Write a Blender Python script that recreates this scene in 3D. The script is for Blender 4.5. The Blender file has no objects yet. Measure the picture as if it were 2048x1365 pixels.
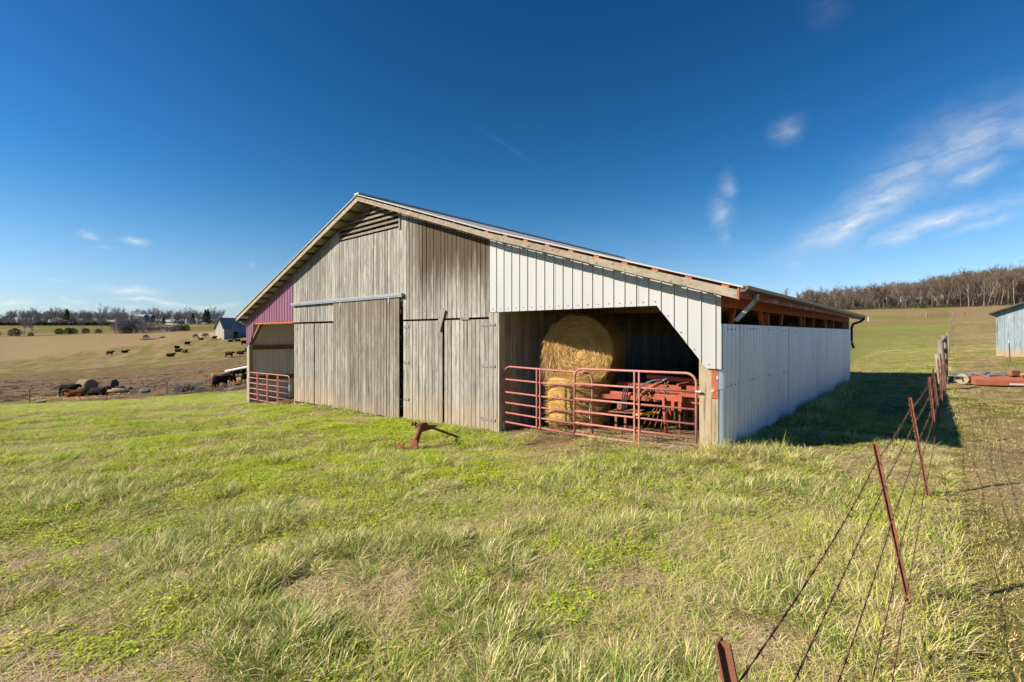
import bpy, bmesh, math, random
import numpy as np
from mathutils import Vector, Matrix, Euler

# ------------------------------------------------------------------ camera, sky, sun
scene = bpy.context.scene
COL = scene.collection
EYE = 1.9
FPX, CXP, HYP = 960.0, 1024.0, 667.0          # focal length and principal column / horizon row of the 2048 px photograph
cam_d = bpy.data.cameras.new('camera')
cam_d.sensor_width = 36.0
cam_d.lens = 36.0 * FPX / 2048.0
cam_d.shift_y = -(682.5 - HYP) / 2048.0
cam_d.clip_start = 0.05
cam_d.clip_end = 9000.0
cam = bpy.data.objects.new('camera', cam_d)
cam.location = (0, 0, EYE)
cam.rotation_euler = (math.radians(90), 0, 0)
COL.objects.link(cam)
scene.camera = cam

SUN_ELEV = math.radians(32.2)
LDIR = Vector((0.97, 0.22, 0)).normalized() * math.cos(SUN_ELEV) + Vector((0, 0, -math.sin(SUN_ELEV)))
sun_d = bpy.data.lights.new('sun', 'SUN')
sun_d.energy = 5.0
sun_d.angle = math.radians(0.53)
sun_d.color = (1.0, 0.90, 0.75)
sun = bpy.data.objects.new('sun', sun_d)
sun.rotation_euler = LDIR.to_track_quat('-Z', 'Y').to_euler()
COL.objects.link(sun)

vs = scene.view_settings
vs.view_transform = 'Standard'
vs.look = 'None'
vs.gamma = 1.0
vs.exposure = 0.95
vs.use_curve_mapping = False

world = bpy.data.worlds.new('World')
scene.world = world
world.use_nodes = True


class NT:
    """tiny helper to wire shader nodes"""
    def __init__(self, nt):
        self.nt = nt

    def n(self, typ, **kw):
        nd = self.nt.nodes.new(typ)
        for k, v in kw.items():
            if k.startswith('i_'):
                key = k[2:].replace('_', ' ')
                nd.inputs[int(key) if key.isdigit() else key].default_value = v
            else:
                setattr(nd, k, v)
        return nd

    def l(self, a, b):
        self.nt.links.new(a, b)

    def math(self, op, a, b=None, clamp=False):
        nd = self.nt.nodes.new('ShaderNodeMath')
        nd.operation = op
        nd.use_clamp = clamp
        for i, v in enumerate((a, b)):
            if v is None:
                continue
            if isinstance(v, (int, float)):
                nd.inputs[i].default_value = v
            else:
                self.l(v, nd.inputs[i])
        return nd.outputs[0]

    def mix(self, fac, a, b, blend='MIX'):
        nd = self.nt.nodes.new('ShaderNodeMix')
        nd.data_type = 'RGBA'
        nd.blend_type = blend
        for i, v in ((0, fac), (6, a), (7, b)):
            if isinstance(v, (int, float)):
                nd.inputs[i].default_value = v
            elif isinstance(v, (tuple, list)):
                nd.inputs[i].default_value = (v[0], v[1], v[2], 1)
            else:
                self.l(v, nd.inputs[i])
        return nd.outputs[2]

    def noise(self, vec, scale, detail=5, rough=0.55, dist=0.0):
        nd = self.n('ShaderNodeTexNoise', i_Scale=scale, i_Detail=detail, i_Roughness=rough, i_Distortion=dist)
        if vec is not None:
            self.l(vec, nd.inputs['Vector'])
        return nd.outputs['Fac']

    def ramp(self, fac, lo, hi):
        nd = self.nt.nodes.new('ShaderNodeMapRange')
        nd.interpolation_type = 'SMOOTHSTEP'
        self.l(fac, nd.inputs[0])
        nd.inputs[1].default_value = lo
        nd.inputs[2].default_value = hi
        return nd.outputs[0]

    def mapv(self, vec, scale=(1, 1, 1), loc=(0, 0, 0), rot=(0, 0, 0)):
        nd = self.nt.nodes.new('ShaderNodeMapping')
        nd.inputs['Scale'].default_value = scale
        nd.inputs['Location'].default_value = loc
        nd.inputs['Rotation'].default_value = rot
        self.l(vec, nd.inputs[0])
        return nd.outputs[0]


def build_world():
    nt = world.node_tree
    for nd in list(nt.nodes):
        nt.nodes.remove(nd)
    g = NT(nt)
    out = g.n('ShaderNodeOutputWorld')
    bg = g.n('ShaderNodeBackground')
    bg.inputs['Strength'].default_value = 0.080
    sky = g.n('ShaderNodeTexSky', sky_type='NISHITA', sun_disc=False)
    sky.sun_elevation = SUN_ELEV
    sky.sun_rotation = math.atan2(-LDIR.x, -LDIR.y)
    sky.altitude = 500
    sky.air_density = 1.0
    sky.dust_density = 0.3
    sky.ozone_density = 3.0
    hs = g.n('ShaderNodeHueSaturation')
    hs.inputs['Hue'].default_value = 0.498
    hs.inputs['Saturation'].default_value = 1.28
    hs.inputs['Value'].default_value = 1.0
    g.l(sky.outputs[0], hs.inputs['Color'])
    # paler, bluer air towards the horizon
    tc0 = g.n('ShaderNodeTexCoord')
    sp0 = g.n('ShaderNodeSeparateXYZ')
    g.l(tc0.outputs['Generated'], sp0.inputs[0])
    low = g.math('SUBTRACT', 1.0, g.ramp(sp0.outputs[2], -0.02, 0.30))
    hs2 = g.n('ShaderNodeHueSaturation', i_Saturation=0.74, i_Value=1.0)
    g.l(sky.outputs[0], hs2.inputs['Color'])
    pale = g.mix(1.0, hs2.outputs[0], (0.66, 0.71, 0.84), 'MULTIPLY')
    deep = g.mix(1.0, hs.outputs[0], (0.86, 0.94, 0.86), 'MULTIPLY')
    skycol = g.mix(low, deep, pale)
    nrm_ = g.mix(1.0, skycol, (1 / 6., 1 / 6., 1 / 6.), 'MULTIPLY')
    gm = g.n('ShaderNodeGamma', i_Gamma=1.40)
    g.l(nrm_, gm.inputs['Color'])
    skycol = g.mix(1.0, gm.outputs[0], (6.1, 6.1, 6.1), 'MULTIPLY')
    # thin fair-weather cloud, fixed to compass directions of the sky
    tc = g.n('ShaderNodeTexCoord')
    sep = g.n('ShaderNodeSeparateXYZ')
    g.l(tc.outputs['Generated'], sep.inputs[0])
    x, y, z = sep.outputs
    ysafe = g.math('MAXIMUM', y, 0.05)
    u = g.math('DIVIDE', x, ysafe)
    v = g.math('DIVIDE', z, ysafe)
    cmb = g.n('ShaderNodeCombineXYZ')
    g.l(u, cmb.inputs[0]); g.l(v, cmb.inputs[1])
    uv = cmb.outputs[0]
    warp = g.n('ShaderNodeTexNoise', i_Scale=7.0, i_Detail=6.0, i_Roughness=0.62)
    g.l(uv, warp.inputs['Vector'])
    vm = g.n('ShaderNodeVectorMath', operation='MULTIPLY_ADD')
    g.l(warp.outputs['Color'], vm.inputs[0])
    vm.inputs[1].default_value = (0.09, 0.05, 0)
    g.l(uv, vm.inputs[2])
    vs_ = g.n('ShaderNodeVectorMath', operation='SUBTRACT')
    g.l(vm.outputs[0], vs_.inputs[0]); vs_.inputs[1].default_value = (0.045, 0.025, 0)
    sp2 = g.n('ShaderNodeSeparateXYZ'); g.l(vs_.outputs[0], sp2.inputs[0])
    wu, wv = sp2.outputs[0], sp2.outputs[1]
    # (column, row) of the cloud centre, half length, half width in the photo's angular units, tilt, strength
    clouds = [
        (1690, 452, 110, 16, 26, .75), (1780, 385, 165, 30, 36, .60), (1915, 300, 190, 42, 27, .45), (2050, 262, 90, 30, 5, .40),
        (1800, 470, 60, 10, 20, .65), (1885, 437, 110, 12, 14, .70), (1950, 348, 85, 13, 22, .50), (1960, 447, 75, 7, 16, .42),
        (2060, 400, 110, 18, 10, .25), (2250, 330, 200, 40, 20, .4),
        (1459, 380, 16, 26, 0, .34), (1440, 428, 24, 26, 10, .36), (1448, 472, 14, 20, 0, .20), (1572, 262, 34, 18, 30, .26),
        (1594, 533, 24, 12, 0, .22), (1650, 14, 40, 22, 30, .05), (1010, 290, 70, 5, -35, .03),
        (178, 474, 18, 6, -8, .62), (264, 479, 24, 7, -8, .62), (208, 494, 16, 4, 0, .22),
        (262, 580, 55, 7, -4, .80), (285, 597, 48, 4, 0, .70), (330, 603, 45, 5, -10, .62), (395, 609, 60, 4, -3, .55), (455, 612, 30, 5, 0, .5),
        (28, 602, 34, 6, 2, .62), (130, 600, 16, 4, -5, .40), (165, 604, 22, 4, -5, .42), (110, 567, 22, 3, -6, .25), (265, 615, 18, 3, 0, .4),
        (505, 528, 10, 5, -20, .2), (-120, 585, 60, 8, 0, .5), (135, 614, 14, 3, 0, .3),
    ]
    total = None
    cw = g.n('ShaderNodeCombineXYZ')
    g.l(wu, cw.inputs[0]); g.l(wv, cw.inputs[1])
    for (cx, cy, la, wb, ang, st) in clouds:
        mp = g.n('ShaderNodeMapping', vector_type='TEXTURE')
        mp.inputs['Location'].default_value = ((cx - CXP) / FPX, (HYP - cy) / FPX, 0)
        mp.inputs['Rotation'].default_value = (0, 0, math.radians(ang))
        mp.inputs['Scale'].default_value = (1.9 * la / FPX, (2.9 if cx > 1600 else 2.1) * wb / FPX, 1)
        g.l(cw.outputs[0], mp.inputs[0])
        gr = g.n('ShaderNodeTexGradient', gradient_type='QUADRATIC_SPHERE')
        g.l(mp.outputs[0], gr.inputs[0])
        e = g.math('MULTIPLY', gr.outputs['Fac'], st * 1.35)
        total = e if total is None else g.math('MAXIMUM', total, e)
    fm = g.n('ShaderNodeMapping', vector_type='TEXTURE')
    fm.inputs['Rotation'].default_value = (0, 0, math.radians(19))
    fm.inputs['Scale'].default_value = (1 / 8., 1 / 46., 1)
    g.l(vs_.outputs[0], fm.inputs[0])
    fib = g.noise(fm.outputs[0], 1.0, 10, 0.66, 0.4)
    puff = g.noise(g.mapv(uv, scale=(16, 26, 1)), 1.0, 6, 0.6, 0.2)
    tex = g.ramp(g.math('ADD', g.math('MULTIPLY', fib, 0.68), g.math('MULTIPLY', puff, 0.32)), 0.31, 0.68)
    cl = g.math('MULTIPLY', total, g.math('ADD', g.math('MULTIPLY', tex, 0.66), 0.24), clamp=True)
    front = g.ramp(y, 0.05, 0.2)
    cl = g.math('MULTIPLY', cl, front)
    col = g.mix(cl, skycol, (6.2, 6.2, 6.2))
    g.l(col, bg.inputs['Color'])
    g.l(bg.outputs[0], out.inputs[0])


build_world()
scene.cycles.max_bounces = 5
scene.cycles.diffuse_bounces = 3
scene.cycles.transmission_bounces = 2
scene.cycles.glossy_bounces = 2
world.cycles.sampling_method = 'NONE'
scene.cycles.transparent_max_bounces = 6
scene.cycles.use_denoising = True
scene.cycles.use_light_tree = False
scene.cycles.use_adaptive_sampling = True
scene.cycles.adaptive_threshold = 0.02

# ------------------------------------------------------------------ mesh helpers
R = random.Random(7)


class MB:
    """collects shapes; build() links them as ONE mesh object"""
    def __init__(self):
        self.v, self.f = [], []

    def add(self, vs_, fs):
        b = len(self.v)
        self.v.extend(tuple(p) for p in vs_)
        self.f.extend(tuple(i + b for i in q) for q in fs)
        return self

    def hexa(self, p):
        """8 points: bottom ring 0-3, top ring 4-7 (counter-clockwise seen from above)"""
        return self.add(p, [(3, 2, 1, 0), (4, 5, 6, 7), (0, 1, 5, 4), (1, 2, 6, 5), (2, 3, 7, 6), (3, 0, 4, 7)])

    def box(self, c, s, m=None):
        x, y, z = (k / 2 for k in s)
        p = [Vector(q) for q in ((-x, -y, -z), (x, -y, -z), (x, y, -z), (-x, y, -z), (-x, -y, z), (x, -y, z), (x, y, z), (-x, y, z))]
        if m is not None:
            p = [m @ q for q in p]
        return self.hexa([q + Vector(c) for q in p])

    def lohi(self, a, b):
        return self.box([(a[i] + b[i]) / 2 for i in range(3)], [abs(b[i] - a[i]) for i in range(3)])

    def bar(self, p0, p1, w, h, up=(0, 0, 1)):
        p0, p1 = Vector(p0), Vector(p1)
        d = (p1 - p0).normalized()
        s = d.cross(Vector(up))
        if s.length < 1e-4:
            s = d.cross(Vector((0, 1, 0)))
        s.normalize()
        t = s.cross(d).normalized()
        s, t = s * w / 2, t * h / 2
        return self.hexa([p0 - s - t, p0 + s - t, p1 + s - t, p1 - s - t, p0 - s + t, p0 + s + t, p1 + s + t, p1 - s + t])

    def tube(self, pts, r, n=8, cap=True):
        pts = [Vector(p) for p in pts]
        rs = r if isinstance(r, (list, tuple)) else [r] * len(pts)
        base = len(self.v)
        prev = None
        for i, p in enumerate(pts):
            d = (pts[min(i + 1, len(pts) - 1)] - pts[max(i - 1, 0)]).normalized()
            if prev is None:
                a = d.cross(Vector((0, 0, 1)))
                if a.length < 1e-3:
                    a = d.cross(Vector((1, 0, 0)))
            else:
                a = prev - d * prev.dot(d)
            a.normalize()
            prev = a
            b = d.cross(a)
            for k in range(n):
                t = 2 * math.pi * k / n
                self.v.append(tuple(p + (a * math.cos(t) + b * math.sin(t)) * rs[i]))
        for i in range(len(pts) - 1):
            for k in range(n):
                q = base + i * n
                self.f.append((q + k, q + (k + 1) % n, q + n + (k + 1) % n, q + n + k))
        if cap:
            self.f.append(tuple(base + k for k in range(n))[::-1])
            self.f.append(tuple(base + (len(pts) - 1) * n + k for k in range(n)))
        return self

    def mesh(self, name, mat=None, smooth=False):
        me = bpy.data.meshes.new(name)
        me.from_pydata(self.v, [], self.f)
        if mat is not None:
            me.materials.append(mat)
        if smooth:
            me.polygons.foreach_set('use_smooth', [True] * len(me.polygons))
        me.update()
        return me

    def build(self, name, mat, parent=None, smooth=False, bevel=0.0):
        o = bpy.data.objects.new(name, self.mesh(name, mat, smooth))
        COL.objects.link(o)
        o.parent = parent
        if bevel:
            m = o.modifiers.new('bevel', 'BEVEL')
            m.width = bevel
            m.segments = 2
        return o


def tag(o, label=None, cat=None, group=None, kind=None):
    for k, v in (('label', label), ('category', cat), ('group', group), ('kind', kind)):
        if v:
            o[k] = v
    return o


def empty(name, loc=(0, 0, 0), rz=0.0):
    o = bpy.data.objects.new(name, None)
    o.location = loc
    o.rotation_euler = (0, 0, rz)
    o.empty_display_size = 0.2
    COL.objects.link(o)
    return o


def copy_tree(o, parent=None):
    c = o.copy()
    COL.objects.link(c)
    c.parent = parent
    for ch in list(o.children):
        copy_tree(ch, c)
    return c


def evaluated_mesh(o, name, mat):
    dg = bpy.context.evaluated_depsgraph_get()
    me = bpy.data.meshes.new_from_object(o.evaluated_get(dg))
    me.name = name
    me.materials.clear()
    me.materials.append(mat)
    me.polygons.foreach_set('use_smooth', [True] * len(me.polygons))
    old = o.data
    bpy.data.objects.remove(o)
    bpy.data.meshes.remove(old)
    return me


# ------------------------------------------------------------------ materials
def new_mat(name):
    m = bpy.data.materials.new(name)
    m.use_nodes = True
    nt = m.node_tree
    return m, NT(nt), nt.nodes['Principled BSDF']


def simple(name, c1, c2=None, scale=6.0, rough=0.8, metal=0.0, bump=0.0, rnd=0.0, stretch=(1, 1, 1), spots=None, spec=0.3):
    m, g, b = new_mat(name)
    pos = g.n('ShaderNodeNewGeometry').outputs['Position']
    b.inputs['Roughness'].default_value = rough
    b.inputs['Metallic'].default_value = metal
    b.inputs['Specular IOR Level'].default_value = spec
    oi = g.n('ShaderNodeObjectInfo')
    vec = g.mapv(pos, scale=stretch)
    fac = g.noise(vec, scale, 6, 0.6, 0.3)
    col = g.mix(g.ramp(fac, 0.3, 0.7), c1, c2 or c1)
    if spots:
        sc, sf, scol, lo, hi = spots
        f2 = g.noise(g.mapv(pos, scale=sf), sc, 6, 0.65, 0.4)
        col = g.mix(g.ramp(f2, lo, hi), col, scol)
    if rnd:
        k = g.math('ADD', g.math('MULTIPLY', oi.outputs['Random'], 2 * rnd), 1 - rnd)
        col = g.mix(1.0, col, k, 'MULTIPLY')
    g.l(col, b.inputs['Base Color'])
    if bump:
        bp = g.n('ShaderNodeBump', i_Strength=0.6, i_Distance=bump)
        g.l(g.noise(vec, scale * 3, 5, 0.6), bp.inputs['Height'])
        g.l(bp.outputs[0], b.inputs['Normal'])
    return m


def wood(name, light, mid, dark, axis='z', rnd=0.24, grain=1.0, stain=None, frame=None, brown=0.25, knots=True, foot=None):
    """weathered board: streaks along the grain, checks, knots, board-to-board tone"""
    m, g, b = new_mat(name)
    b.inputs['Roughness'].default_value = 0.88
    b.inputs['Specular IOR Level'].default_value = 0.15
    pos = g.n('ShaderNodeNewGeometry').outputs['Position']
    oi = g.n('ShaderNodeObjectInfo')
    off = g.n('ShaderNodeVectorMath', operation='MULTIPLY_ADD')
    g.l(oi.outputs['Random'], off.inputs[0])
    off.inputs[1].default_value = (13.0, 7.0, 31.0)
    g.l(pos, off.inputs[2])
    p = off.outputs[0]
    st = {'z': (1, 1, 0.05), 'x': (0.05, 1, 1)}[axis]
    fine = g.noise(g.mapv(p, scale=st), 95 * grain, 4, 0.6)
    broad = g.noise(g.mapv(p, scale=tuple(0.35 if k < 1 else 1 for k in st)), 5.5, 5, 0.65, 0.5)
    streak = g.noise(g.mapv(p, scale=tuple(k * 0.8 for k in st)), 22 * grain, 4, 0.6)
    col = g.mix(g.ramp(broad, 0.28, 0.72), mid, light)
    col = g.mix(g.math('MULTIPLY', g.ramp(streak, 0.52, 0.72), 0.85), col, dark)
    col = g.mix(g.math('MULTIPLY', g.ramp(fine, 0.52, 0.74), 0.6), col, dark)
    warm = g.noise(g.mapv(p, scale=(1, 1, .25)), 3.1, 4, 0.6)
    col = g.mix(g.math('MULTIPLY', g.ramp(warm, 0.5, 0.75), brown), col, (0.24, 0.155, 0.085))
    if knots:
        vo = g.n('ShaderNodeTexVoronoi', i_Scale=3.2)
        g.l(g.mapv(p, scale=tuple(.55 if k < 1 else 1.6 for k in st)), vo.inputs['Vector'])
        kn = g.math('LESS_THAN', vo.outputs['Distance'], 0.055)
        col = g.mix(g.math('MULTIPLY', kn, 0.8), col, (0.05, 0.035, 0.025))
    k = g.math('ADD', g.math('MULTIPLY', oi.outputs['Random'], 2 * rnd), 1 - rnd)
    col = g.mix(1.0, col, k, 'MULTIPLY')
    if frame is not None:
        tc = g.n('ShaderNodeTexCoord')
        tc.object = frame
        sp = g.n('ShaderNodeSeparateXYZ')
        g.l(tc.outputs['Object'], sp.inputs[0])
        lx, ly, lz = sp.outputs
        wob = g.math('MULTIPLY', g.math('SUBTRACT', g.noise(g.mapv(tc.outputs['Object'], scale=(6, 1, .5)), 1.0, 5, 0.7), 0.5), 2.6)
        if stain:      # rain-washed brown mildew high on the gable
            for (x0, x1, z0, z1, amt, scol) in stain:
                mx = g.math('MULTIPLY', g.ramp(lx, x0 - .6, x0 + .5), g.math('SUBTRACT', 1.0, g.ramp(lx, x1 - .3, x1 + .4)))
                mz = g.math('MULTIPLY', g.ramp(g.math('ADD', lz, wob), z0 - .1, z1), 1.0)
                col = g.mix(g.math('MULTIPLY', g.math('MULTIPLY', mx, mz), amt), col, scol)
        if foot:       # clay splashed up from the ground
            mz = g.math('SUBTRACT', 1.0, g.ramp(g.math('ADD', lz, g.math('MULTIPLY', wob, .3)), foot[0], foot[1]))
            col = g.mix(g.math('MULTIPLY', mz, foot[2]), col, (0.36, 0.25, 0.14))
    g.l(col, b.inputs['Base Color'])
    bp = g.n('ShaderNodeBump', i_Strength=0.5, i_Distance=0.004)
    g.l(fine, bp.inputs['Height'])
    g.l(bp.outputs[0], b.inputs['Normal'])
    return m


def blade_mat(name, a, b_, dry, dry_amt, trans=0.35, rough=0.6):
    m, g, b = new_mat(name)
    nt = m.node_tree
    oi = g.n('ShaderNodeObjectInfo')
    at = g.n('ShaderNodeAttribute', attribute_name='tone')
    pos = g.n('ShaderNodeNewGeometry').outputs['Position']
    big = g.noise(pos, 0.55, 4, 0.6)
    t = g.math('ADD', g.math('MULTIPLY', oi.outputs['Random'], 0.55), g.math('MULTIPLY', big, 0.45))
    col = g.mix(t, a, b_)
    d = g.math('ADD', at.outputs['Fac'], g.math('MULTIPLY', g.math('SUBTRACT', oi.outputs['Random'], 0.5), 0.35))
    col = g.mix(g.math('GREATER_THAN', d, 1.0 - dry_amt), col, dry)
    k = g.math('ADD', g.math('MULTIPLY', at.outputs['Fac'], 0.5), 0.75)
    col = g.mix(1.0, col, k, 'MULTIPLY')
    g.l(col, b.inputs['Base Color'])
    b.inputs['Roughness'].default_value = rough
    b.inputs['Specular IOR Level'].default_value = 0.25
    tr = g.n('ShaderNodeBsdfTranslucent')
    g.l(col, tr.inputs['Color'])
    mx = g.n('ShaderNodeMixShader')
    mx.inputs[0].default_value = trans
    g.l(b.outputs[0], mx.inputs[1])
    g.l(tr.outputs[0], mx.inputs[2])
    g.l(mx.outputs[0], nt.nodes['Material Output'].inputs[0])
    return m


# ------------------------------------------------------------------ terrain
TD = [0, 3, 6, 10, 15, 20, 30, 40, 47, 54, 62, 90, 120, 150, 170, 220, 260, 300, 380, 450, 600, 1000, 3000]
TC = {  # photo column : ground height at those depths
    -260: [0, -.05, -.22, -.5, -.95, -1.5, -2.9, -4.4, -5.3, -5.7, -5.8, -6.6, -6.9, -6.6, -5.2, -.6, .5, 1.2, 7.5, 11.5, 14, 20, 40],
    0:    [0, -.05, -.2, -.48, -.9, -1.40, -2.75, -4.25, -5.1, -5.45, -5.55, -6.35, -6.7, -6.4, -4.9, -.2, .6, 1.6, 8.4, 12, 14, 20, 40],
    250:  [0, -.05, -.2, -.45, -.8, -1.22, -2.45, -3.85, -4.6, -5.0, -5.4, -5.7, -5.3, -3.6, -1.6, 1.6, 2.0, 3.6, 7.6, 11, 14, 20, 40],
    490:  [0, -.05, -.18, -.40, -.72, -1.04, -2.1, -3.2, -3.65, -3.85, -4.1, -3.9, -2.9, -1.2, 1.55, 3.4, 4.2, 5.4, 8.8, 10.4, 14, 20, 40],
    640:  [0, -.04, -.15, -.35, -.55, -.75, -1.3, -2.0, -2.4, -2.6, -2.8, -2.4, -1.2, .6, 2.2, 4, 5, 6, 9, 11, 14, 20, 40],
    1000: [0, -.02, -.1, -.30, -.5, -.6, -.8, -1.0, -1.0, -1, -1, -.5, .8, 2.5, 3.5, 6, 8, 9.5, 12, 14, 16, 22, 45],
    1200: [0, -.01, -.05, -.12, -.3, -.4, -.5, -.6, -.6, -.6, -.6, .2, 1.5, 3.5, 5, 8.5, 11, 13, 16, 18, 22, 30, 55],
    1440: [0, 0, 0, -.02, -.1, -.15, -.2, -.2, -.15, -.1, 0, .9, 2.4, 4.5, 6, 11, 14.5, 17, 20, 22, 27, 38, 70],
    1700: [0, 0, 0, -.02, -.04, -.06, -.08, -.02, .06, .15, .3, 1.5, 3.1, 5.4, 6.9, 12.1, 16, 19, 23, 26, 32, 45, 90],
    1880: [0, 0, 0, .0, .06, .25, .45, .55, .65, .75, .95, 2.4, 4.1, 6.2, 7.7, 12.7, 17.5, 22, 30, 36, 45, 60, 110],
    2048: [0, 0, 0, .03, .12, .35, .95, 1.15, 1.3, 1.5, 1.85, 3.6, 5.6, 7.8, 9.2, 14.0, 20, 27, 38, 46, 58, 75, 130],
    2320: [0, 0, 0, .03, .2, .6, 1.3, 1.6, 1.9, 2.1, 2.5, 4.6, 6.8, 9.2, 10.6, 15.5, 22, 30, 42, 50, 62, 80, 140],
}
_tt = np.linspace(0, math.log(1 + 3000 / 4.0), 420)
_tp = np.linspace(-260, 2320, 200)
_td = np.log(1 + np.array(TD) / 4.0)
_cols = sorted(TC)
_G = np.stack([np.interp(_tt, _td, TC[c]) for c in _cols], 1)
_G = np.stack([np.interp(_tp, _cols, _G[i]) for i in range(len(_tt))], 0)


def _blur(a, n, axis):
    k = np.hanning(2 * n + 3)[1:-1]
    k /= k.sum()
    pad = [(0, 0), (0, 0)]
    pad[axis] = (n, n)
    b = np.pad(a, pad, mode='edge')
    return np.apply_along_axis(lambda q: np.convolve(q, k, 'valid'), axis, b)


_G = _blur(_blur(_G, 5, 0), 4, 1)


def vnoise(x, y, seed=0):
    x = np.asarray(x, float); y = np.asarray(y, float)
    xi = np.floor(x).astype(np.int64); yi = np.floor(y).astype(np.int64)
    xf = x - xi; yf = y - yi
    xf = xf * xf * (3 - 2 * xf); yf = yf * yf * (3 - 2 * yf)

    def h(a, b):
        n = (a * 374761393 + b * 668265263 + seed * 1442695041) & 0xFFFFFFFF
        n = ((n ^ (n >> 13)) * 1274126177) & 0xFFFFFFFF
        return ((n ^ (n >> 16)) & 0xFFFF) / 65535.0
    return (h(xi, yi) * (1 - xf) + h(xi + 1, yi) * xf) * (1 - yf) + (h(xi, yi + 1) * (1 - xf) + h(xi + 1, yi + 1) * xf) * yf


def fbm(x, y, sc, seed=0, oct=4):
    s = 0; a = 1; t = 0
    for i in range(oct):
        s = s + a * vnoise(np.asarray(x) * sc + 17.3 * i, np.asarray(y) * sc - 9.1 * i, seed + i)
        t += a; a *= .5; sc *= 2.03
    return s / t


AZL, AZR = math.atan((-260 - CXP) / FPX), math.atan((2320 - CXP) / FPX)


def polar(x, y):
    x = np.asarray(x, float); y = np.asarray(y, float)
    az = np.clip(np.arctan2(x, y), AZL, AZR)
    d = np.hypot(x, y) * np.cos(az)
    return CXP + FPX * np.tan(az), d


def terrain(x, y, fine=True):
    px, d = polar(x, y)
    ti = np.clip(np.log(1 + d / 4.0) / (_tt[1] - _tt[0]), 0, len(_tt) - 1.001)
    pi = np.clip((px - _tp[0]) / (_tp[1] - _tp[0]), 0, len(_tp) - 1.001)
    a = ti.astype(int); b = pi.astype(int); fa = ti - a; fb = pi - b
    z = (_G[a, b] * (1 - fb) + _G[a, b + 1] * fb) * (1 - fa) + (_G[a + 1, b] * (1 - fb) + _G[a + 1, b + 1] * fb) * fa
    if fine:
        amp = np.clip((d - 1) / 6, 0.3, 1)
        z = z + ((fbm(x, y, .8, 3, 3) - .5) * .10 + (fbm(x, y, 2.2, 8, 2) - .5) * .07 * np.clip(1 - (d - 8) / 8, 0, 1)) * amp + (fbm(x, y, .05, 5, 3) - .5) * .9 * np.clip((d - 60) / 120, 0, 1)
    return z


def gz(x, y):
    return float(terrain(np.array([x]), np.array([y]))[0])


def at(px, d):
    """world point on the ground under a photo column at a depth"""
    x = (px - CXP) / FPX * d
    return Vector((x, d, gz(x, d)))


# barn frame: origin at the front right corner, x to the right along the front, y back along the side
AX = Vector((.750, -.661)).normalized()
AY = Vector((-AX.y, AX.x))
BC = Vector((3.32, 7.66))
BROT = math.atan2(AX.y, AX.x)


def b2w(x, y):
    p = BC + AX * x + AY * y
    return p.x, p.y


def w2b(x, y):
    dx = np.asarray(x) - BC.x; dy = np.asarray(y) - BC.y
    return dx * AX.x + dy * AX.y, dx * AY.x + dy * AY.y


def sstep(v, a, b):
    t = np.clip((v - a) / (b - a), 0, 1)
    return t * t * (3 - 2 * t)


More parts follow.
